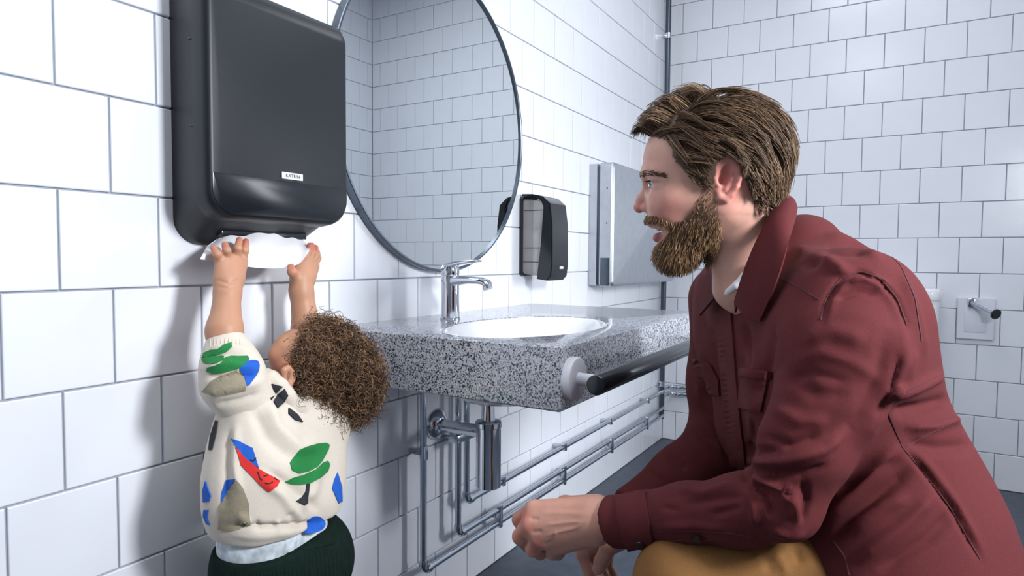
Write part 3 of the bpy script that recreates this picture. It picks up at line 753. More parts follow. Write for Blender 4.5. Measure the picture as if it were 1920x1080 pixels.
# --- hands
def hand_left():
    S = Sdf(); c = lambda a, b, ra, rb, k=.012, sub=False: S.cone(T(*a), T(*b), ra, rb, k, sub)
    c((1260, 972, .14), (1165, 974, .12), .030, .0265); c((1165, 974, .12), (1118, 974, .116), .0265, .024, .02)
    for a, b, ra, rb in [((1115, 954, .112), (1003, 957, .105), .018, .0155), ((1112, 970, .119), (997, 984, .114), .018, .016), ((1112, 986, .119), (1012, 1008, .110), .018, .015), ((1118, 1000, .112), (1042, 1024, .098), .017, .0138)]:
        c(a, b, ra, rb, .016)
    for ch in ([((1003, 957, .105), .0152), ((975, 974, .088), .0122), ((984, 994, .058), .0112), ((1004, 990, .044), .0095)],
               [((997, 984, .114), .0155), ((976, 1006, .098), .0125), ((990, 1021, .066), .0115), ((1012, 1010, .052), .0095)],
               [((1012, 1008, .110), .0148), ((1000, 1029, .094), .0118), ((1013, 1036, .064), .0108), ((1033, 1022, .052), .009)],
               [((1042, 1024, .098), .013), ((1036, 1037, .084), .0102), ((1046, 1038, .062), .0095), ((1060, 1024, .055), .008)]):
        for i, (a, b) in enumerate(zip(ch, ch[1:])): c(a[0], b[0], a[1], b[1], .0035)
    for ch in ([((1120, 950, .095), .018), ((1060, 948, .066), .0145), ((1022, 960, .05), .0125), ((998, 972, .04), .0105)],):
        for a, b in zip(ch, ch[1:]): c(a[0], b[0], a[1], b[1], .006)
    m = S.mesh(.0017, 2)
    m.folds([([(1018, 985), (1060, 980), (1100, 978)], 3.5, .0011), ([(1022, 1006), (1045, 998), (1080, 990), (1095, 978)], 3, .0013), ([(1010, 962), (1060, 962), (1100, 964)], 5, .0009),
             ([(992, 972), (1012, 974)], 4, -.0014), ([(996, 998), (1018, 996)], 4, -.0014), ([(1018, 1022), (1036, 1014)], 4, -.0013), ([(1040, 993), (1043, 1003), (1036, 1010)], 2.5, .0008), ([(1128, 945), (1130, 1000)], 6, -.0008)])
    return m
def hand_right():
    S = Sdf(); c = lambda a, b, ra, rb, k=.008: S.cone(T(*a), T(*b), ra, rb, k)
    c((1260, 925, -.075), (1185, 975, -.03), .029, .026); c((1185, 975, -.03), (1150, 1003, -.012), .026, .024, .015)
    c((1150, 1000, -.01), (1118, 1022, .004), .021, .016, .012); c((1160, 1008, -.03), (1130, 1030, -.022), .02, .015, .012)
    for ch in ([((1112, 1016, .012), .0128), ((1093, 1040, .016), .0105), ((1104, 1072, .012), .0098), ((1124, 1092, 0), .008)],
               [((1122, 1026, -.004), .0125), ((1108, 1056, -.004), .0105), ((1122, 1088, -.006), .0095), ((1140, 1100, -.012), .008)],
               [((1132, 1030, -.02), .012), ((1124, 1064, -.022), .01), ((1140, 1090, -.026), .0092), ((1152, 1098, -.03), .008)],
               [((1140, 1032, -.034), .011), ((1138, 1058, -.036), .0092), ((1146, 1074, -.034), .0085), ((1150, 1080, -.034), .0075)],
               [((1158, 1000, .012), .0165), ((1140, 1028, .03), .0125), ((1127, 1054, .032), .0112), ((1122, 1066, .03), .0095)]):
        for a, b in zip(ch, ch[1:]): c(a[0], b[0], a[1], b[1], .0035)
    return S.mesh(.0019, 2)
hl, hr = hand_left(), hand_right()
# --- the body hidden under the clothes, coarse
S = Sdf(); c = lambda a, b, ra, rb, k=.05: S.cone(T(*a), T(*b), ra, rb, k)
c((1600, 600, .13), (1390, 570, -.13), .05, .05); c((1575, 670, .09), (1410, 650, -.09), .08, .08); c((1600, 830, .06), (1480, 810, -.06), .09, .09); c((1690, 1000, .06), (1600, 990, -.06), .09, .09)
c((1440, 480, 0), (1470, 590, 0), .05, .07); c((1590, 640, .17), (1470, 925, .185), .036, .026); c((1470, 925, .185), (1220, 970, .13), .026, .024, .02); c((1385, 590, -.17), (1370, 845, -.15), .042, .036); c((1370, 845, -.15), (1220, 950, -.06), .036, .025, .02)
core = S.mesh(.008, 1)
def head_cols(v):
    p = pj(v); x, y = p[:, 0], p[:, 1]; w = ((v-HF.O)@HF.es)/hs
    base = np.tile(np.array([.60, .33, .255]), (len(v), 1))
    def blend(m, c): 
        nonlocal base
        base = base*(1-m[:, None])+np.array(c)*m[:, None]
    g = lambda cx, cy, rx, ry: np.exp(-((x-cx)/rx)**2-((y-cy)/ry)**2)
    blend(.6*g(1250, 390, 34, 30), (.62, .22, .18)); blend(.55*g(1196, 388, 14, 14), (.60, .2, .165)); blend(.25*g(1225, 300, 40, 45), (.60, .30, .24))
    blend(.75*g(1366, 336, 32, 48)*(np.abs(w) > 74), (.62, .17, .15))
    blend(np.clip(1.15*g(1220, 421, 13, 5), 0, 1)*(np.abs(w) < 34), (.48, .13, .13)); blend(np.clip(1.3*g(1233, 446, 15, 8), 0, 1)*(np.abs(w) < 32), (.52, .17, .17))
    inside = (np.abs(w) < 30)*np.exp(-((x-1240)/14)**2-((y-432)/7)**2); blend(np.clip(inside*.9, 0, 1), (.12, .02, .02))
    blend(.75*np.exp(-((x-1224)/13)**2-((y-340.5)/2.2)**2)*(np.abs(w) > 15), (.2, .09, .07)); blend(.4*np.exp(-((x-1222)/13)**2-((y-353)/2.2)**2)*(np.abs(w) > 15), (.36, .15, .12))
    hair = inpoly(np.stack([x, y], 1), HAIRP); blend(.93*hair, (.085, .052, .032))
    bd = inpoly(np.stack([x, y], 1), BEARDP); blend(.6*bd, (.24, .14, .08))
    return np.clip(base, 0, 1)
HAIRP = [(1200, 252), (1232, 258), (1262, 262), (1262, 296), (1290, 328), (1318, 350), (1338, 348), (1345, 306), (1362, 292), (1384, 298), (1394, 322), (1404, 352), (1414, 382), (1450, 390), (1500, 345), (1500, 180), (1400, 120), (1250, 130), (1180, 200)]
BEARDP = [(1318, 345), (1342, 350), (1346, 385), (1352, 430), (1350, 462), (1330, 500), (1280, 515), (1222, 505), (1218, 470), (1232, 458), (1246, 447), (1258, 430), (1246, 420), (1226, 417), (1208, 414), (1208, 403), (1234, 406), (1262, 418), (1284, 412), (1302, 392), (1312, 368)]
body = joined([head, hl, hr, core]); nh = len(head.v)
cols = np.tile(np.array([.56, .285, .21]), (len(body.v), 1)); cols[:nh] = head_cols(head.v)
pv = pj(body.v[nh:nh+len(hl.v)]); red = np.zeros(len(pv))
for kx, ky in ((986, 962), (990, 990), (1008, 1018), (974, 974), (974, 1004), (1000, 1030)): red += .7*np.exp(-((pv[:, 0]-kx)/11)**2-((pv[:, 1]-ky)/11)**2)
red = np.clip(red, 0, .8)[:, None]; cols[nh:nh+len(hl.v)] = cols[nh:nh+len(hl.v)]*(1-red)+np.array([.52, .15, .12])*red
BODY = body.obj('body', MT['skin'], MAN, cols)
# eyes and teeth
for q in (1, -1):
    bm = bmesh.new(); bmesh.ops.create_uvsphere(bm, u_segments=32, v_segments=20, radius=14.6*hs)
    v = np.array([x.co[:] for x in bm.verts]); f = [[x.index for x in p.verts] for p in bm.faces]; bm.free()
    c0 = Hd(1230, 346, 33*q); look = -HF.ex*.9+HF.ey*-.04+HF.es*.42; look /= np.linalg.norm(look); dt = (v/np.linalg.norm(v, axis=1)[:, None])@look
    cl = np.tile(np.array([.72, .68, .66]), (len(v), 1)); cl[dt > .86] = (.16, .22, .25); cl[dt > .965] = (.01, .01, .01)
    mesh_obj('eye', v+c0, f, MT['eye'], BODY, True, cl)
S = Sdf(); S.cone(Hd(1233, 427, -18), Hd(1233, 427, 18), 5*hs, 5*hs, 0); S.ell(Hd(1236, 428, 0), A0, np.array([10, 5, 26])*hs, 0)
S.mesh(.0015, 2).obj('teeth', MT['teeth'], BODY)
# --- overshirt
S = Sdf(); c = lambda a, b, ra, rb, k=.06: S.cone(T(*a), T(*b), ra, rb, k)
c((1600, 570, .135), (1380, 548, -.14), .062, .068); c((1578, 660, .105), (1418, 640, -.115), .098, .098); c((1590, 800, .08), (1478, 790, -.09), .108, .110)
c((1672, 950, .07), (1590, 940, -.08), .112, .107); c((1690, 1085, .08), (1610, 1080, -.08), .120, .118); c((1700, 1180, .08), (1620, 1180, -.08), .118, .115)
c((1505, 470, 0), (1555, 555, 0), .052, .092); c((1600, 590, .135), (1588, 640, .155), .057, .056, .05)
c = lambda a, b, ra, rb, k=.03: S.cone(T(*a), T(*b), ra, rb, k)
c((1602, 606, .145), (1586, 665, .178), .050, .061, .045); c((1586, 665, .178), (1552, 745, .19), .062, .0565, .016); c((1552, 745, .19), (1508, 838, .197), .0565, .051, .008); c((1508, 838, .197), (1466, 940, .19), .051, .0425, .008)
c((1466, 940, .19), (1390, 958, .172), .0425, .041, .012); c((1390, 958, .172), (1290, 963, .148), .041, .037, .02); c((1290, 963, .148), (1205, 975, .128), .037, .0362, .02); c((1205, 975, .128), (1130, 979, .114), .0362, .036, .01)
ax_l = T(1205, 977, .128)-T(1290, 968, .148)
S.cut(T(1147, 980, .118), ax_l)
TORSO = S.mesh(.0037, 3)
S = Sdf()
for a, b, ra, rb in [((1366, 562, -.165), (1370, 720, -.175), .068, .070), ((1370, 720, -.175), (1368, 825, -.155), .070, .064), ((1368, 825, -.155), (1280, 895, -.105), .062, .048), ((1280, 895, -.105), (1170, 970, -.03), .048, .040)]:
    S.cone(T(*a), T(*b), ra, rb, .03)
S.cut(T(1182, 965, -.035), T(1170, 970, -.03)-T(1280, 895, -.105))
SLEEVR = S.mesh(.0045, 3)
exec_folds = True
TORSO.folds([([(1392, 856), (1430, 868), (1480, 864), (1545, 842), (1600, 800)], 10, 0.0088), ([(1398, 880), (1450, 892), (1500, 888), (1560, 868)], 7, -0.0074),
    ([(1408, 892), (1450, 912), (1485, 940), (1500, 985)], 8, 0.0081), ([(1400, 900), (1432, 930), (1455, 975)], 6, -0.0068), ([(1398, 912), (1412, 945), (1418, 990)], 8, 0.0054),
    ([(1395, 868), (1400, 880), (1396, 905)], 7, -0.0081), ([(1505, 898), (1512, 940), (1500, 985)], 7, -0.0054), ([(1470, 905), (1492, 930), (1497, 960)], 5, 0.0054),
    ([(1700, 600), (1690, 680), (1650, 775), (1600, 850)], 11, 0.0054), ([(1668, 610), (1650, 690), (1610, 780), (1560, 840)], 16, -0.0061), ([(1500, 640), (1560, 620), (1630, 640)], 17, 0.0041),
    ([(1470, 690), (1530, 740), (1600, 740)], 17, -0.0041), ([(1440, 760), (1500, 790), (1560, 790)], 14, 0.0047), ([(1425, 815), (1480, 835), (1545, 815)], 9, -0.0054),
    ([(1560, 560), (1610, 545), (1650, 548)], 6, -0.0054), ([(1590, 530), (1640, 520), (1670, 535)], 7, 0.0054), ([(1260, 915), (1320, 925), (1385, 905)], 7, 0.0047), ([(1280, 945), (1340, 935), (1400, 930)], 7, -0.0041),
    ([(1230, 990), (1300, 985), (1370, 995)], 7, 0.0034), ([(1330, 965), (1390, 950)], 6, -0.0041), ([(1240, 950), (1275, 958)], 5, -0.0027), ([(1440, 990), (1480, 1005), (1510, 995)], 6, 0.0041)])
TORSO.folds([([(1540, 604), (1550, 560), (1575, 522), (1612, 508), (1650, 522), (1682, 560), (1702, 612), (1708, 650)], 5, -.005), ([(1552, 604), (1562, 565), (1585, 533), (1614, 520), (1645, 533), (1672, 568), (1692, 615)], 7, .0035)])
TORSO.folds([([(1655, 745), (1710, 728), (1775, 700)], 9, 0.0092), ([(1670, 775), (1730, 765), (1790, 745)], 11, -0.0100), ([(1690, 800), (1750, 800), (1810, 780)], 9, 0.0082), ([(1690, 830), (1760, 840), (1830, 835)], 12, -0.0073),
    ([(1540, 985), (1620, 900), (1690, 830)], 12, 0.0092), ([(1560, 1010), (1650, 930), (1720, 870)], 12, -0.0092), ([(1600, 1060), (1690, 990), (1760, 920)], 14, 0.0073), ([(1640, 1075), (1740, 1010), (1800, 950)], 12, -0.0063),
    ([(1480, 470), (1540, 480), (1600, 520)], 12, 0.0073), ([(1500, 510), (1560, 470), (1640, 470)], 9, -0.0073), ([(1540, 440), (1600, 450), (1660, 490)], 9, 0.0055), ([(1690, 500), (1715, 580), (1735, 680)], 9, 0.0055),
    ([(1330, 600), (1350, 700), (1370, 830)], 9, -0.0073), ([(1400, 640), (1420, 720), (1410, 840)], 12, 0.0073), ([(1310, 640), (1330, 720), (1320, 800)], 9, 0.0055), ([(1450, 600), (1440, 680), (1420, 760)], 8, -0.0073)])
TORSO.folds([([(1692, 838), (1735, 885), (1785, 950), (1842, 1055)], 6, -.006), ([(1700, 832), (1745, 880), (1795, 945), (1852, 1050)], 8, .003), ([(1560, 930), (1640, 880), (1700, 860)], 14, -.005), ([(1590, 1000), (1660, 950), (1710, 930)], 12, .005), ([(1400, 905), (1440, 925), (1490, 930)], 6, -.005), ([(1396, 838), (1420, 846), (1460, 842)], 6, -.006), ([(1480, 680), (1540, 660), (1600, 680), (1660, 720)], 12, .003), ([(1460, 720), (1520, 700), (1600, 720)], 10, -.003)])
TORSO.folds([([(1396, 600), (1400, 660), (1398, 700)], 8, -.008), ([(1404, 780), (1405, 830), (1402, 872)], 9, -.008), ([(1310, 560), (1322, 610), (1345, 640)], 8, -.005), ([(1690, 660), (1670, 735), (1640, 790)], 9, -.006), ([(1716, 650), (1700, 720), (1680, 750)], 8, .004)])
TORSO.rough(.0012, 45, 5)
SLEEVR.folds([([(1300, 600), (1320, 680), (1310, 760)], 9, 0.0054), ([(1300, 760), (1340, 790), (1370, 840)], 9, -0.0068), ([(1290, 790), (1330, 830), (1370, 850)], 9, 0.0068), ([(1250, 850), (1290, 880)], 7, -0.0054), ([(1220, 870), (1270, 910)], 7, 0.0041)])
SLEEVR.rough(.001, 55, 8)
JK = TORSO.obj('overshirt', MT['jacket'], MAN); SL = JK; SR = SLEEVR.obj('sleeve', MT['jacket'], JK)
# --- trousers and shoes
S = Sdf(); kn = T(1288, 1098, .14); an = np.array([kn[0]+.10, kn[1]-.10, .09])
S.cone(T(1610, 1090, .1), kn, .080, .064, .03); S.cone(kn, an, .062, .05, .03); S.cone(T(1640, 1075, .05), T(1610, 1075, -.07), .09, .09, .05)
hip = T(1630, 1085, -.09); kr = np.array([hip[0]-.17, hip[1]+.06, .07]); S.cone(hip, kr, .085, .066, .04); back = -HF.ex; 
ft = kr+np.array([HF.ex[0], HF.ex[1], 0])*.40; ft[2] = .06; S.cone(kr, ft, .062, .046, .03)
for q in S.ops: pass
S.cut(np.array([0, 0, .002]), np.array([0, 0, -1]))
TRO = S.mesh(.0045, 2); TRO.folds([([(1450, 1030), (1470, 1060), (1475, 1085)], 8, .003), ([(1420, 1030), (1440, 1055), (1445, 1080)], 8, -.003), ([(1490, 1025), (1500, 1060)], 8, -.003)]); TRO.rough(.0008, 60, 2); TR = TRO.obj('trousers', MT['trouser'], MAN)
fd = -HF.ex.copy(); fd[2] = 0; fd /= np.linalg.norm(fd)
for a, d in ((an, fd), (ft+np.array([0, 0, .0]), fd*.35)):
    S = Sdf(); b0 = a.copy(); b0[2] = .05
    if d is fd: S.cone(b0-d*.06, b0+d*.08, .042, .04, .02); S.cone(b0+d*.08, b0+d*.18-np.array([0, 0, .012]), .044, .032, .02)
    else: S.cone(b0+HF.ex*.02, b0+HF.ex*.06+np.array([0, 0, .06]), .04, .036, .02); S.cone(b0+HF.ex*.03, b0+HF.ex*.10-np.array([0, 0, .01]), .038, .034, .02)
    S.cut(np.array([0, 0, .001]), np.array([0, 0, -1])); S.mesh(.005, 2).obj('shoe', MT['shoe'], MAN)
# --- overshirt details
def bez(p, n): 
    p = [np.asarray(q, float) for q in p]; out = []
    for i in range(n):
        t = i/(n-1)*(len(p)-1); k = min(int(t), len(p)-2); f = t-k
        a, b = p[k], p[k+1]; m0 = (p[k+1]-p[max(k-1, 0)])/2; m1 = (p[min(k+2, len(p)-1)]-p[k])/2
        out.append((2*f**3-3*f**2+1)*a+(f**3-2*f**2+f)*m0+(-2*f**3+3*f**2)*b+(f**3-f**2)*m1)
    return out
def sheet(name, A, B, m, parent, n=24, k=9, bulge=.008, th=.003, C_=None):
    a, b = bez(A, n), bez(B, n); bm = bmesh.new(); G0 = []; mid = np.mean(a+b, 0) if C_ is None else C_
    for i in range(n):
        row = []
        for j in range(k):
            t = j/(k-1); p = a[i]*(1-t)+b[i]*t; o = p-mid; o /= np.linalg.norm(o); row.append(p+o*bulge*math.sin(math.pi*t))
        G0.append(row)
    G0 = np.array(G0); du = np.gradient(G0, axis=0); dv = np.gradient(G0, axis=1); nn = np.cross(du, dv); nn /= np.linalg.norm(nn, axis=2)[..., None]
    f = [[bm.verts.new(G0[i, j]+nn[i, j]*th/2) for j in range(k)] for i in range(n)]; g = [[bm.verts.new(G0[i, j]-nn[i, j]*th/2) for j in range(k)] for i in range(n)]
    for i in range(n-1):
        for j in range(k-1):
            bm.faces.new((f[i][j], f[i+1][j], f[i+1][j+1], f[i][j+1])); bm.faces.new((g[i][j], g[i][j+1], g[i+1][j+1], g[i+1][j]))
    for i in range(n-1):
        bm.faces.new((f[i][0], g[i][0], g[i+1][0], f[i+1][0])); bm.faces.new((f[i][k-1], f[i+1][k-1], g[i+1][k-1], g[i][k-1]))
    for j in range(k-1):
        bm.faces.new((f[0][j], f[0][j+1], g[0][j+1], g[0][j])); bm.faces.new((f[n-1][j], g[n-1][j], g[n-1][j+1], f[n-1][j+1]))
    return bm_obj(name, bm, m, parent, True, 60)
def HM(x, y, w=0): return HF.at(x, y, w)
neckc = HM(1415, 470, 0)
col_top = [HM(1378, 566, .045), HM(1392, 520, .058), HM(1412, 468, .062), HM(1440, 410, .05), HM(1459, 374, .008), HM(1452, 376, -.03), HM(1420, 420, -.058), HM(1380, 470, -.062), HM(1350, 515, -.05), HM(1346, 552, -.01)]
col_out = [HM(1426, 602, .098), HM(1446, 556, .112), HM(1466, 500, .112), HM(1482, 440, .088), HM(1493, 390, .008), HM(1478, 400, -.05), HM(1420, 460, -.10), HM(1330, 505, -.115), HM(1308, 540, -.10), HM(1312, 592, -.05)]
COLR = sheet('collar', col_top, col_out, MT['jacket'], JK, 40, 9, .008, .0035, neckc)
stand = [q+(neckc-q)*.04+np.array([0, 0, -.018]) for q in col_top]
sheet('collar_stand', col_top, stand, MT['jacket'], JK, 40, 4, 0, .003, neckc)
S = Sdf()
tn = [HM(1351, 553, -.01), HM(1358, 553, .02), HM(1380, 536, .044), HM(1412, 498, .05)]
for a, b in zip(tn, tn[1:]): S.cone(a, b, .0055, .0055, .003)
S.cone(HM(1351, 553, -.01), HM(1352, 540, -.04), .0055, .0055, .003)
S.mesh(.0025, 2).obj('tshirt', MT['tee'], MAN)
bt_, br_ = TORSO.bvh(), SLEEVR.bvh(); bs_ = ba_ = bt_
drape('placket', bt_, [(1345, 575), (1372, 572), (1378, 640), (1384, 720), (1392, 800), (1400, 872), (1372, 875), (1362, 800), (1355, 720), (1348, 640)], 9, .0035, .005, MT['jacket'], JK)
pk = drape('chest_pocket', bt_, [(1396, 692), (1446, 698), (1440, 730), (1430, 772), (1388, 764), (1390, 730)], 8, .004, .005, MT['jacket'], JK, .001)
drape('pocket_flap', bt_, [(1394, 690), (1450, 697), (1448, 712), (1392, 704)], 7, .007, .006, MT['jacket'], JK, .001)
bc_ = joined([TORSO, SLEEVR]).bvh()
drape('chest_pocket', bc_, [(1302, 672), (1334, 682), (1350, 712), (1352, 742), (1334, 738), (1310, 722), (1303, 700)], 8, .004, .005, MT['jacket'], JK, .001)
cuffp = [(1154, 931), (1180, 927), (1211, 924), (1216, 960), (1222, 1000), (1226, 1020), (1200, 1026), (1178, 1031), (1168, 1008), (1159, 970)]
CUF = drape('cuff', bs_, cuffp, 7, .003, .005, MT['jacket'], SL, .0004)
def seamset(bv, par, lines, r=.0009, m='seam'):
    for l in lines: seam('seam', bv, l, r, MT[m], par)
seamset(ba_, JK, [[(1538, 600), (1548, 560), (1575, 522), (1612, 508), (1650, 522), (1682, 560), (1700, 610)]], .0010)
seamset(bt_, JK, [[(1462, 520), (1500, 540), (1535, 562)], [(1650, 460), (1690, 500), (1716, 560), (1728, 640)], [(1658, 760), (1676, 800), (1690, 832)], [(1690, 836), (1730, 885), (1780, 950), (1838, 1050)], [(1560, 1010), (1585, 1045), (1592, 1079)]], .0010)
seamset(bt_, JK, [[(1672, 742), (1720, 725), (1770, 700)], [(1700, 836), (1745, 812), (1790, 790)], [(1345, 580), (1350, 660), (1360, 760), (1375, 870)]], .0006)
seamset(bs_, SL, [[(1212, 922), (1218, 965), (1228, 1022)], [(1232, 998), (1300, 996), (1372, 1000), (1420, 1010)], [(1236, 1016), (1300, 1012), (1372, 1014)], [(1379, 992), (1382, 1012)]], .0009)
def button(bv, px, py, par, r=.0062):
    h = shoot(bv, px, py)
    if h[0] is None: return
    bm = bmesh.new(); lathe(bm, h[0]+h[1]*.002, h[1], [(0, r*.9), (.0012, r), (.0026, r*.96), (.003, r*.75), (.0022, r*.6), (.0022, r*.1)], 20); bm_obj('button', bm, MT['button'], par)
button(bs_, 1200, 1018, SL); button(bs_, 1307, 1006, SL, .0055)
# --- hair and beard
hb = head.bvh(); hn = head.normals(); hp = pj(head.v); hw = ((head.v-HF.O)@HF.es)/hs
XH, YH, WH = HF.ex, -HF.ey, HF.es       # picture right, picture down, towards the camera
def grow(roots, dirs, length, lift, T_, jit, seed):
    r = np.random.default_rng(seed); n = len(roots); P = np.zeros((n, T_, 3)); P[:, 0] = roots; d = dirs.copy()
    for i in range(1, T_):
        st = (length/(T_-1))[:, None]; q = P[:, i-1]+d*st
        for j in range(n):
            c_, nn, _, _ = hb.find_nearest(Vector(q[j]))
            c_ = np.array(c_); nn = np.array(nn); hgt = lift[j]*math.sin(min(1, i/(T_-1)*1.6)*math.pi/2)+.0006
            q[j] = c_+nn*hgt
        P[:, i] = q; dd = P[:, i]-P[:, i-1]; dd /= np.maximum(np.linalg.norm(dd, axis=1), 1e-9)[:, None]
        d = .55*dd+.45*dirs+r.normal(size=(n, 3))*jit; d /= np.linalg.norm(d, axis=1)[:, None]
    return P
r_ = np.random.default_rng(11)
cand = np.where(inpoly(hp[:, :2], HAIRP) & ~((np.abs(hw) > 72) & (np.abs(hp[:, 0]-1364) < 26) & (hp[:, 1] > 292) & (hp[:, 1] < 380)))[0]
NG = 330; gi = r_.choice(cand, NG, replace=False)
def hairdirs(idx):
    x, y, w = hp[idx, 0], hp[idx, 1], hw[idx]
    part = (y-(250+(x-1232)*(160-250)/(1345-1232)))                     # above the parting: negative
    top = (part < 0) & (x < 1360) | ((w < 20) & (y < 215) & (x < 1350))
    a = np.clip((x-1290)/170, 0, 1)
    side = (1-a)[:, None]*(.88*XH+.42*YH)+a[:, None]*(.42*XH+.95*YH)
    d = np.where(top[:, None], -.9*XH-.32*YH-.12*WH, side)
    return d, top
dg, tg = hairdirs(gi)
dg = dg+r_.normal(size=dg.shape)*.16; dg /= np.linalg.norm(dg, axis=1)[:, None]
def hairlen(idx, top):
    y = hp[idx, 1]; x = hp[idx, 0]
    L = np.where(top, 62, 88-50*np.clip((y-270)/70, 0, 1)); L = np.where((y > 300) & (x < 1345), 22, L); L = np.where((y > 340) & (x > 1390), 24, L); return L*hs
def hairlift(idx, top):
    y = hp[idx, 1]; x = hp[idx, 0]
    L = np.where(top, 30, 9+16*np.clip((265-y)/95, 0, 1)); L = np.where((y > 290) & (x < 1345), 3, L); return L*hs
GP = grow(head.v[gi], dg, hairlen(gi, tg), hairlift(gi, tg), 9, .05, 1)
NS = 7600; si = r_.choice(cand, NS); near = np.array([np.argmin(((head.v[gi]-head.v[i])**2).sum(1)) for i in si])
roots = head.v[si]+r_.normal(size=(NS, 3))*.0012
tt = np.linspace(0, 1, 9)[None, :, None]; off = (roots-head.v[gi[near]])[:, None, :]
HP = GP[near]+off*(1-.72*tt**.8)
HP = HP+hn[si][:, None, :]*(r_.uniform(-.35, .25, NS)*hairlift(si, tg[near]))[:, None, None]*np.sqrt(tt)+r_.normal(size=(NS, 1, 3))*.0007*tt*3
hc_ = np.array([.10, .06, .035])[None]*r_.uniform(.6, 1.3, (NS, 1))+np.array([.24, .15, .085])[None]*(r_.uniform(0, 1, (NS, 1))**4)
hc_ = hc_*r_.uniform(.75, 1.25, NG)[near][:, None]
_q = pj(HP.reshape(-1, 3)).reshape(NS, 9, 3); _w = ((HP-HF.O)@HF.es)/hs
_ear = ((((_q[..., 0]-1366)/27)**2+((_q[..., 1]-338)/43)**2 < 1) & (np.abs(_w) > 55)).any(1); HP = HP[~_ear]; hc_ = hc_[~_ear]
strands('hair', HP, .00062, .00025, MT['hair'], BODY, hc_)
tc_ = np.where(inpoly(hp[:, :2], [(1236, 252), (1264, 258), (1266, 292), (1292, 326), (1316, 352), (1338, 350), (1345, 306), (1362, 290), (1330, 240), (1280, 232)]) & (np.abs(hw) > 20))[0]; ti = r_.choice(tc_, 1700)
d = .8*XH[None]+.55*YH[None]+hn[ti]*.22+r_.normal(size=(1700, 3))*.1; d /= np.linalg.norm(d, axis=1)[:, None]
TPa = (head.v[ti]+hn[ti]*.0004)[:, None]+d[:, None]*((22*hs)*r_.uniform(.6, 1.2, 1700))[:, None, None]*np.linspace(0, 1, 5)[None, :, None]
_q = pj(TPa.reshape(-1, 3)).reshape(1700, 5, 3); TPk = ~((((_q[..., 0]-1368)/30)**2+((_q[..., 1]-338)/43)**2 < 1).any(1)); TPa = TPa[TPk]
strands('hair_sides', TPa, .0005, .0002, MT['hair'], BODY, np.array([.10, .06, .035])[None]*r_.uniform(.6, 1.5, (1700, 1))[TPk])
bc = np.where(inpoly(hp[:, :2], BEARDP))[0]; NB = 6500; bc = bc[~((hp[bc, 0] > 1322) & (hp[bc, 1] > 488))]; bi = r_.choice(bc, NB); bx, by = hp[bi, 0], hp[bi, 1]
dens = np.clip((by-352)/60, .12, 1)*np.where(bx > 1335, np.clip((by-380)/60, .15, 1), 1); keep = r_.uniform(size=NB) < dens; bi = bi[keep]; bx, by = bx[keep], by[keep]
d = .95*YH[None]-.18*XH[None]+hn[bi]*.55+r_.normal(size=(len(bi), 3))*.22; d /= np.linalg.norm(d, axis=1)[:, None]
L = (7+17*np.clip((by-405)/70, 0, 1))*hs*r_.uniform(.6, 1.15, len(bi)); mo = (by < 420) & (bx < 1262); L[mo] = 9*hs
tt = np.linspace(0, 1, 5)[None, :, None]
BP = head.v[bi][:, None]+d[:, None]*L[:, None, None]*tt+(-hn[bi]*.3+YH*.25)[:, None]*(L*.6)[:, None, None]*tt**2
bcol = np.array([.22, .125, .062])[None]*r_.uniform(.5, 1.4, (len(bi), 1))+np.array([.25, .17, .10])[None]*(r_.uniform(0, 1, (len(bi), 1))**4)
strands('beard', BP, .00052, .0002, MT['hair'], BODY, bcol)
ei = np.where(inpoly(hp[:, :2], [(1199, 322), (1215, 318), (1246, 326), (1246, 332), (1216, 328), (1199, 332)]) & (np.abs(hw) > 8))[0]; ei = r_.choice(ei, 1000)
d = .9*XH[None]+.05*YH[None]+hn[ei]*.36+r_.normal(size=(1000, 3))*.12; EP = (head.v[ei]+hn[ei]*.0006)[:, None]+d[:, None]*(11*hs)*np.linspace(0, 1, 4)[None, :, None]
LS = []
for q in (1, -1):
    for t in np.linspace(0, 1, 40):
        x_ = 1214+19*t; y_ = 341.5-1.8*math.sin(math.pi*t)+.8*t; w_ = 33+math.sqrt(max(17.2**2-(x_-1230)**2-(y_-346)**2, 4)); p0 = Hd(x_, y_, w_*q); d_ = -XH*(.9-.9*t)+WH*q*(.35+.3*t)+YH*(.1-.2*t)
        LS.append([p0+d_*(6.5*hs)*u-YH*(2.2*hs)*u*u for u in (0, .33, .67, 1)])
strands('eyelash', np.array(LS), .00042, .00012, MT['hair'], BODY, np.tile([.03, .018, .012], (80, 1)))
strands('eyebrow', EP, .00048, .00018, MT['hair'], BODY, np.tile([.12, .07, .04], (1000, 1)))
# ------------------------------------------------------------------ the child
MT['kidskin'] = mat('child_skin', (.5, .27, .17), .5, attr=True, sub=.25, bump=.06, bscale=500, bdist=.0006)
MT['sweat'] = mat('cream_sweatshirt', (.66, .59, .50), .9, noise=.04, nscale=400, bump=.4, bscale=1300, bdist=.0008, sheen=.1)
MT['green'] = mat('green_print', (.012, .20, .045), .85, noise=.08, nscale=400, bump=.3, bscale=1300, bdist=.0006)
MT['blue'] = mat('blue_print', (.008, .10, .50), .85, noise=.08, nscale=400, bump=.3, bscale=1300, bdist=.0006)
MT['taupe'] = mat('taupe_print', (.29, .25, .175), .85, noise=.1, nscale=400, bump=.3, bscale=1300, bdist=.0006)
MT['red'] = mat('red_print', (.62, .022, .018), .85, noise=.08, nscale=400, bump=.3, bscale=1300, bdist=.0006)
MT['black'] = mat('black_print_cloth', (.018, .02, .026), .85)
MT['cord'] = mat('dark_green_corduroy', (.006, .015, .012), .95, spec=.12, noise=.2, nscale=120, bump=.3, bscale=900)
MT['tail'] = mat('pale_patterned_shirt', (.55, .62, .66), .85, noise=.35, nscale=60)
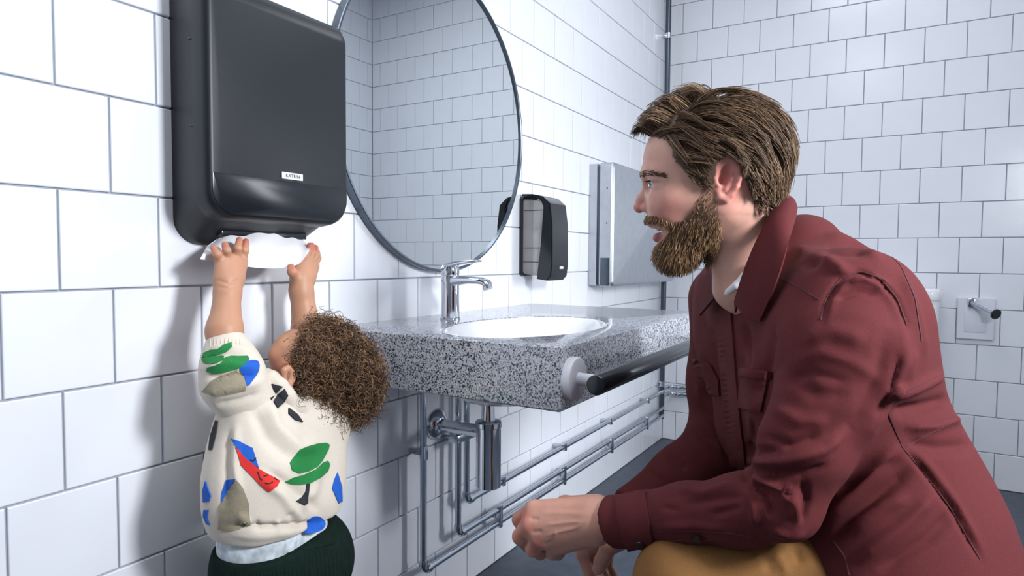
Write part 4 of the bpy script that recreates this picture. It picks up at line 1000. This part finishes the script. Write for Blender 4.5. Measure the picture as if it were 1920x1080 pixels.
def K(px, py, Y): return hit(px, py, 1, Y)
KID = empty('person', (.36, -.17, 0), 'small child in a cream printed sweatshirt reaching up to the towel dispenser', 'person')
KF = Fr(540, 760, 1.13); ks = KF.s
S = Sdf(); c = lambda a, b, ra, rb, k=.05: S.cone(K(*a), K(*b), ra, rb, k)
c((476, 782, -.19), (590, 800, -.155), .050, .056); c((486, 850, -.195), (560, 850, -.165), .068, .070); c((477, 920, -.2), (560, 915, -.17), .073, .073); c((484, 962, -.2), (552, 950, -.18), .070, .070, .03)
c((535, 785, -.165), (588, 785, -.155), .044, .042)
S.cut(K(500, 1016, -.25), np.array([-.06, .0, -1.]))
KT = S.mesh(.0034, 3)
S = Sdf(); c = lambda a, b, ra, rb, k=.03: S.cone(K(*a), K(*b), ra, rb, k)
c((474, 765, -.19), (441, 722, -.18), .044, .046); c((441, 722, -.18), (434, 692, -.165), .044, .041, .02); c((434, 692, -.165), (428, 664, -.152), .041, .036, .02); c((424, 655, -.15), (419, 612, -.14), .0262, .0262, .012)
S.cut(K(420, 622, -.145), K(419, 612, -.14)-K(424, 655, -.15)); KSL = S.mesh(.003, 3)
S = Sdf(); c = lambda a, b, ra, rb, k=.03: S.cone(K(*a), K(*b), ra, rb, k)
c((590, 800, -.15), (592, 720, -.115), .054, .046); c((592, 720, -.115), (582, 655, -.10), .046, .034); S.cut(K(582, 648, -.1), K(582, 640, -.1)-K(592, 720, -.115)); KSR = S.mesh(.004, 3)
# --- skin
S = Sdf(); c = lambda a, b, ra, rb, k=.02: S.cone(K(*a), K(*b), ra, rb, k)
HC = K(632, 702, -.16); HA = KF.axes(-25)
S.ell(HC, HA, (.066, .080, .068), .02)
for a, b, ra, rb in [((566, 672, -.175), (600, 650, -.16), .040, .045), ((545, 678, -.18), (560, 690, -.175), .030, .036)]: c(a, b, ra, rb, .03)
c((530, 646, -.165), (548, 634, -.16), .012, .014, .02)     # nose and brow seen past the cheek
c((516, 664, -.165), (524, 670, -.165), .010, .012, .012)
c((590, 735, -.165), (565, 790, -.165), .042, .046, .03)
ear = [(534, 705), (533, 694), (540, 690), (547, 698), (548, 712), (543, 724), (537, 722), (534, 712)]
for a, b in zip(ear, ear[1:]): c((*a, -.222), (*b, -.222), .0045, .0045, .004)
c((541, 706, -.214), (546, 708, -.2), .010, .012, .006)
khead = S.mesh(.0026, 2)
S = Sdf(); c = lambda a, b, ra, rb, k=.012: S.cone(K(*a), K(*b), ra, rb, k)
c((424, 680, -.155), (421, 620, -.142), .026, .0262); c((421, 620, -.142), (427, 545, -.12), .0262, .0195); c((427, 545, -.12), (429, 525, -.116), .0195, .0185)
for a, b in [((418, 522, -.115), (415, 490, -.108)), ((428, 522, -.117), (428, 488, -.110)), ((437, 522, -.117), (443, 487, -.110)), ((440, 525, -.114), (453, 493, -.106))]: c(a, b, .0145, .0105, .01)
for ch in ([(415, 490, -.108), (407, 477, -.112), (401, 466, -.104)], [(428, 488, -.110), (425, 470, -.118), (422, 459, -.108)], [(443, 487, -.110), (446, 466, -.118), (449, 450, -.106)], [(453, 493, -.106), (459, 470, -.112), (461, 453, -.100)]):
    for (a, b), r in zip(zip(ch, ch[1:]), ((.0074, .0066), (.0066, .0056))): c(a, b, *r, .003)
ch = [(442, 522, -.105), (452, 500, -.085), (450, 480, -.075)]
for a, b in zip(ch, ch[1:]): c(a, b, .0085, .0075, .005)
kl = S.mesh(.0018, 2)
kl.folds([([(402, 524), (428, 531), (452, 524)], 3, -.0012), ([(404, 537), (428, 541), (446, 536)], 2.5, -.0009)])
S = Sdf(); c = lambda a, b, ra, rb, k=.012: S.cone(K(*a), K(*b), ra, rb, k)
c((590, 700, -.11), (575, 620, -.10), .026, .0265); c((575, 620, -.10), (565, 545, -.09), .0265, .0205); c((565, 545, -.09), (566, 522, -.088), .0205, .0195)
for a, b in [((560, 522, -.088), (566, 494, -.084)), ((567, 522, -.09), (576, 492, -.086)), ((573, 520, -.09), (584, 494, -.082)), ((577, 522, -.088), (589, 500, -.076))]: c(a, b, .0145, .0105, .01)
for ch in ([(568, 494, -.084), (577, 474, -.086), (581, 460, -.082)], [(576, 492, -.086), (586, 474, -.084), (585, 460, -.076)], [(584, 494, -.082), (593, 478, -.080), (592, 464, -.07)], [(589, 500, -.076), (596, 484, -.072), (595, 472, -.064)]):
    for (a, b), r in zip(zip(ch, ch[1:]), ((.0074, .0066), (.0066, .0056))): c(a, b, *r, .003)
ch = [(556, 522, -.092), (548, 510, -.096), (546, 501, -.09)]
for (a, b), r in zip(zip(ch, ch[1:]), ((.0095, .0085), (.0085, .0066))): c(a, b, *r, .004)
kr_ = S.mesh(.0018, 2)
S = Sdf(); c = lambda a, b, ra, rb, k=.03: S.cone(K(*a), K(*b), ra, rb, k)
c((500, 800, -.18), (560, 800, -.165), .05, .05); c((500, 930, -.19), (545, 930, -.18), .055, .055); c((500, 800, -.18), (515, 1000, -.19), .05, .05); c((565, 780, -.165), (530, 830, -.175), .04, .05); c((470, 775, -.185), (424, 680, -.155), .032, .024); c((585, 800, -.15), (590, 700, -.11), .032, .024)
kc = S.mesh(.007, 1)
kb = joined([khead, kl, kr_, kc]); kcol = np.tile(np.array([.50, .255, .155]), (len(kb.v), 1))
p = pj(kb.v); x, y = p[:, 0], p[:, 1]; nk = len(khead.v)
def kblend(m, col):
    global kcol
    kcol = kcol*(1-m[:, None])+np.array(col)*m[:, None]
hd = np.arange(len(kb.v)) < nk
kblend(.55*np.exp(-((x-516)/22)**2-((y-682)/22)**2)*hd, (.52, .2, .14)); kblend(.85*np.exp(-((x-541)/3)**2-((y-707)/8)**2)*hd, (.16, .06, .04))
for i, (tx, ty) in enumerate(((401, 466), (422, 459), (449, 450), (461, 453), (581, 460), (585, 460), (592, 464), (546, 501))): kblend(.6*np.exp(-((x-tx)/8)**2-((y-ty)/9)**2)*(~hd), (.55, .15, .11))
KB = kb.obj('body', MT['kidskin'], KID, np.clip(kcol, 0, 1))
KT.folds([([(500, 745), (520, 800), (560, 840), (610, 830)], 11, 0.0065), ([(470, 760), (500, 820), (555, 870)], 11, -0.0052), ([(430, 800), (425, 880), (420, 960)], 8, -0.0059), ([(445, 790), (440, 870), (450, 930)], 8, 0.0052),
    ([(480, 890), (530, 930), (570, 985)], 9, 0.0052), ([(500, 880), (550, 915), (600, 960)], 8, -0.0052), ([(600, 860), (590, 920), (560, 960)], 9, 0.0039), ([(540, 960), (560, 985)], 6, -0.0052), ([(450, 960), (470, 990)], 6, 0.0052),
    ([(425, 985), (500, 988), (560, 985), (605, 975)], 5, -0.0078), ([(420, 1004), (500, 1006), (600, 992)], 7, 0.0026), ([(480, 975), (488, 995)], 5, -0.0039), ([(520, 975), (525, 995)], 5, 0.0039)])
KT.rough(.001, 70, 4)
KSL.folds([([(380, 690), (430, 682), (490, 690)], 7, 0.0065), ([(385, 708), (440, 700), (490, 705)], 5, -0.0065), ([(385, 740), (440, 728), (490, 715)], 7, 0.0052), ([(385, 668), (430, 664), (480, 668)], 5, -0.0052), ([(390, 654), (430, 650), (470, 655)], 5, 0.0039), ([(400, 760), (450, 750), (490, 735)], 6, -0.0052)])
KSL.rough(.0009, 80, 6)
KJ = KT.obj('sweatshirt', MT['sweat'], KID); KS1 = KSL.obj('sleeve', MT['sweat'], KJ); KS2 = KSR.obj('sleeve', MT['sweat'], KJ)
# trousers, shirt tail and shoes
S = Sdf(); c = lambda a, b, ra, rb, k=.04: S.cone(np.asarray(a), np.asarray(b), ra, rb, k)
h0 = K(495, 1045, -.2); h1 = K(575, 1035, -.18); c(h0, h1, .075, .075)
f0 = np.array([h0[0]-.01, -.17, .07]); f1 = np.array([h1[0]+.03, -.15, .07]); c(h0-np.array([0, 0, .03]), f0, .072, .05); c(h1-np.array([0, 0, .03]), f1, .072, .05)
S.cut(K(530, 1034, -.25), np.array([0, 0, 1.])); KTR = S.mesh(.004, 2); KTROU = KTR.obj('trousers', MT['cord'], KID)
for f in (f0, f1):
    S = Sdf(); q = np.array([f[0], f[1], .033]); S.cone(q-np.array([0, .025, 0]), q+np.array([0, .06, -.006]), .031, .027, .02); S.cut(np.array([0, 0, .001]), np.array([0, 0, -1.])); S.mesh(.004, 2).obj('shoe', MT['shoe'], KID)
S = Sdf(); S.cone(K(486, 1012, -.2), K(545, 1005, -.185), .063, .063, .01); S.cut(K(500, 1040, -.2), np.array([0, 0, -1.])); S.mesh(.004, 2).obj('shirt_tail', MT['tail'], KID)
# --- prints on the sweatshirt: thin cloth appliques lying on the fabric
kt_, ks_ = KT.bvh(), KSL.bvh()
def pr(bv, m, poly, par, sm=1, lift=.0017): return drape('print_patch', bv, poly, 5, lift, .0032, MT[m], par, 0, sm)
pr(ks_, 'green', [(379, 672), (383, 662), (396, 656), (408, 655), (420, 647), (434, 643), (435, 650), (425, 660), (411, 665), (396, 668)], KS1, 0)
pr(ks_, 'green', [(379, 674), (394, 670), (420, 667), (420, 674), (408, 681), (394, 683), (383, 681)], KS1, 0)
pr(ks_, 'green', [(388, 696), (390, 689), (402, 686), (415, 681), (423, 671), (440, 667), (464, 667), (467, 674), (458, 687), (444, 692), (420, 698), (400, 701)], KS1, 0)
pr(ks_, 'taupe', [(379, 735), (396, 716), (418, 704), (444, 694), (456, 706), (462, 722), (460, 732), (430, 738), (402, 742)], KS1, 0)
pr(ks_, 'blue', [(447, 690), (458, 680), (476, 675), (486, 680), (484, 698), (474, 714), (462, 727), (460, 710)], KS1, 1)
pr(kt_, 'blue', [(434, 822), (446, 826), (474, 840), (482, 866), (486, 878), (466, 864), (448, 846)], KJ, 0)
rp = pr(kt_, 'red', [(442, 838), (458, 856), (484, 878), (524, 902), (519, 912), (505, 922), (488, 908), (470, 890), (452, 872)], KJ, 0)
for l in ([(482, 884), (488, 890), (484, 896), (492, 900)], [(494, 893), (499, 897), (502, 890)], [(498, 905), (506, 909), (510, 904)], [(513, 897), (518, 901)], [(469, 862), (476, 866), (480, 858)]):
    seam('print_line', kt_, l, .0011, MT['black'], KJ, 4, .0018)
pr(kt_, 'green', [(543, 868), (549, 859), (562, 843), (576, 837), (594, 832), (611, 830), (617, 834), (615, 843), (603, 865), (594, 876), (580, 883), (560, 888), (547, 882)], KJ, 0)
pr(kt_, 'green', [(534, 904), (548, 896), (570, 890), (592, 880), (606, 867), (614, 864), (618, 871), (614, 884), (600, 896), (582, 906), (562, 909), (546, 907)], KJ, 0)
pr(kt_, 'black', [(574, 908), (580, 906), (578, 926), (576, 944), (570, 948), (554, 940), (566, 932), (572, 922)], KJ, 0)
pr(kt_, 'taupe', [(444, 900), (456, 916), (467, 944), (469, 984), (450, 992), (424, 996), (410, 992), (412, 950), (426, 922)], KJ, 0)
pr(kt_, 'blue', [(424, 900), (442, 898), (430, 920), (416, 944), (416, 924)], KJ, 0)
pr(kt_, 'blue', [(386, 902), (396, 930), (392, 940), (382, 942), (381, 920)], KJ, 0); pr(kt_, 'blue', [(383, 956), (391, 956), (388, 970), (394, 984), (388, 982), (382, 968)], KJ, 0)
pr(kt_, 'blue', [(576, 976), (586, 968), (600, 968), (610, 978), (608, 988), (598, 996), (588, 998), (568, 1000), (576, 990)], KJ, 1)
pr(kt_, 'blue', [(632, 886), (640, 912), (641, 940), (634, 944), (622, 916), (626, 900)], KJ, 0)
pr(kt_, 'black', [(405, 788), (409, 790), (406, 812), (398, 844), (392, 844), (395, 818)], KJ, 0)
# ribbed neckband with dark printed pieces
nb = [K(500, 706, -.19), K(520, 720, -.215), K(545, 752, -.225), K(575, 790, -.22), K(610, 812, -.19)]
bm = bmesh.new(); tube(bm, bez(nb, 16), .010, 10); NBD = bm_obj('neckband', bm, MT['sweat'], KJ)
S = Sdf()
for a, b in zip(bez(nb, 8), bez(nb, 8)[1:]): S.cone(a, b, .0135, .0135, .006)
NBM = S.mesh(.003, 2); NBM.obj('neck_rib', MT['sweat'], KJ); nbv = NBM.bvh()
both = joined([NBM, KT]).bvh()
pr(both, 'black', [(486, 734), (497, 722), (512, 720), (530, 725), (517, 738), (509, 751), (497, 744)], KJ, 0, .003); pr(both, 'black', [(512, 754), (520, 740), (533, 729), (540, 742), (532, 756), (520, 766)], KJ, 0, .003); pr(both, 'black', [(540, 766), (556, 778), (566, 792), (552, 788), (540, 776)], KJ, 0, .003)
# cuff ribs
for k in range(9):
    x = 394+k*7; seam('cuff_rib', ks_, [(x, 634), (x+.5, 650)], .0006, MT['sweat'], KS1, 5, 0)
# corduroy wales and waistband
ktr = KTR.bvh()
for k in range(30):
    x = 432+k*7.6; seam('corduroy_wale', ktr, [(x, 1030), (x+2, 1055), (x+4, 1079)], .0011, MT['cord'], KTROU, 8, 0)
seam('waist_seam', ktr, [(436, 1052), (500, 1046), (560, 1034), (626, 1018)], .0016, MT['cord'], KTROU, 8)
# --- curls
kn_ = khead.normals(); kp = pj(khead.v); rk = np.random.default_rng(5)
up_ = ((khead.v-HC)@HA.T)/np.array([.066, .080, .068]); 
HP2 = [(600, 590), (570, 625), (560, 640), (548, 665), (550, 690), (552, 715), (545, 735), (550, 756), (580, 795), (635, 816), (720, 815), (740, 640), (660, 580)]
cd = np.where(inpoly(kp[:, :2], HP2) & ((khead.v-HC) @ np.array([0, 0, 1]) > -.085))[0]; NCU = 5200; ci = rk.choice(cd, NCU); T_ = 22
base = khead.v[ci]+kn_[ci]*rk.uniform(-.002, .004, (NCU, 1)); ax = kn_[ci]+rk.normal(size=(NCU, 3))*.45+np.array([0, 0, -.25]); ax /= np.linalg.norm(ax, axis=1)[:, None]
t = np.linspace(0, 1, T_)[None, :]; Lc = rk.uniform(.012, .036, NCU)[:, None]; rc = rk.uniform(.0032, .0068, NCU)[:, None]; tu = rk.uniform(1.2, 2.6, NCU)[:, None]*rk.choice([-1, 1], NCU)[:, None]; ph = rk.uniform(0, 6.28, NCU)[:, None]
ex_ = np.cross(ax, rk.normal(size=(NCU, 3))); ex_ /= np.linalg.norm(ex_, axis=1)[:, None]; ey_ = np.cross(ax, ex_)
an_ = ph+2*math.pi*tu*t; rr = rc*np.minimum(1, t*4+.2)
CP = base[:, None]+ax[:, None]*(Lc*t)[..., None]+ex_[:, None]*(rr*np.cos(an_))[..., None]+ey_[:, None]*(rr*np.sin(an_))[..., None]+np.array([0, 0, -1.])*(t**2*.006)[..., None]
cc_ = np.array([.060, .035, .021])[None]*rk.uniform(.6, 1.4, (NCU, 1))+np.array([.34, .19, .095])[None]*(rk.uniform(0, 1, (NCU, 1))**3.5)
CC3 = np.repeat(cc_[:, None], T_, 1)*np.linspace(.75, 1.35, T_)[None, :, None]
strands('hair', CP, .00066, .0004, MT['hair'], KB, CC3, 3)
# dark undercoat so that no scalp shows
S = Sdf(); S.ell(HC+HA[0]*.006, HA, (.068, .083, .071), .01); S.cut(K(556, 700, -.17), -KF.ex*.9+KF.ey*.25)
MT['under'] = mat('dark_hair_base', (.03, .018, .011), .8, noise=.4, nscale=300); m = S.mesh(.004, 1); m.rough(.0015, 260, 9); m.obj('hair_base', MT['under'], KB)
# lashes and brow
for l in ([(532, 641), (537, 636), (542, 634)],): seam('eyelash', khead.bvh(), l, .0005, MT['under'], KB, 3, .0005)
# ------------------------------------------------------------------ the paper being pulled
PT = empty('paper_towel', tuple(K(480, 470, -.07)), 'crumpled white paper towel pulled from the black dispenser by the child', 'paper towel')
tp_ = bez([(388, 462), (402, 455), (425, 439), (462, 436), (500, 430), (530, 438), (556, 444), (582, 459)], 40); bo_ = bez([(375, 486), (392, 489), (420, 494), (455, 499), (495, 503), (530, 502), (560, 495), (579, 472)], 40)
bm = bmesh.new(); n1, n2 = 40, 14; V = []
for i in range(n1):
    for j in range(n2):
        u, v = i/(n1-1), j/(n2-1); q = np.array(tp_[i])*(1-v)+np.array(bo_[i])*v
        Y = -.052-.040*math.sin(min(v*1.5, 1)*math.pi/2)+.004*math.sin(u*21+v*4)*v+.005*math.sin(u*9+1)*v+.0025*math.sin(u*37-v*9)*(1-v)
        V.append(bm.verts.new(K(q[0], q[1], Y)))
for i in range(n1-1):
    for j in range(n2-1): bm.faces.new((V[i*n2+j], V[(i+1)*n2+j], V[(i+1)*n2+j+1], V[i*n2+j+1]))
bmesh.ops.recalc_face_normals(bm, faces=bm.faces[:]); bmesh.ops.solidify(bm, geom=bm.faces[:], thickness=.0008); bm_obj('front_sheet', bm, MT['paper'], PT, True, 70)
bm = bmesh.new(); V = []
for i in range(n1):
    for j in range(8):
        u, v = i/(n1-1), j/7; q = np.array(tp_[i]); P0 = K(q[0], q[1]+1, -.052); P1 = np.array([.165+.155*u, -.045, .992])
        V.append(bm.verts.new(P0*(1-v)+P1*v+np.array([0, .006, -.002])*math.sin(math.pi*v)))
for i in range(n1-1):
    for j in range(7): bm.faces.new((V[i*8+j], V[(i+1)*8+j], V[(i+1)*8+j+1], V[i*8+j+1]))
bmesh.ops.recalc_face_normals(bm, faces=bm.faces[:]); bmesh.ops.solidify(bm, geom=bm.faces[:], thickness=.0008); bm_obj('upper_sheet', bm, MT['paper'], PT, True, 70)
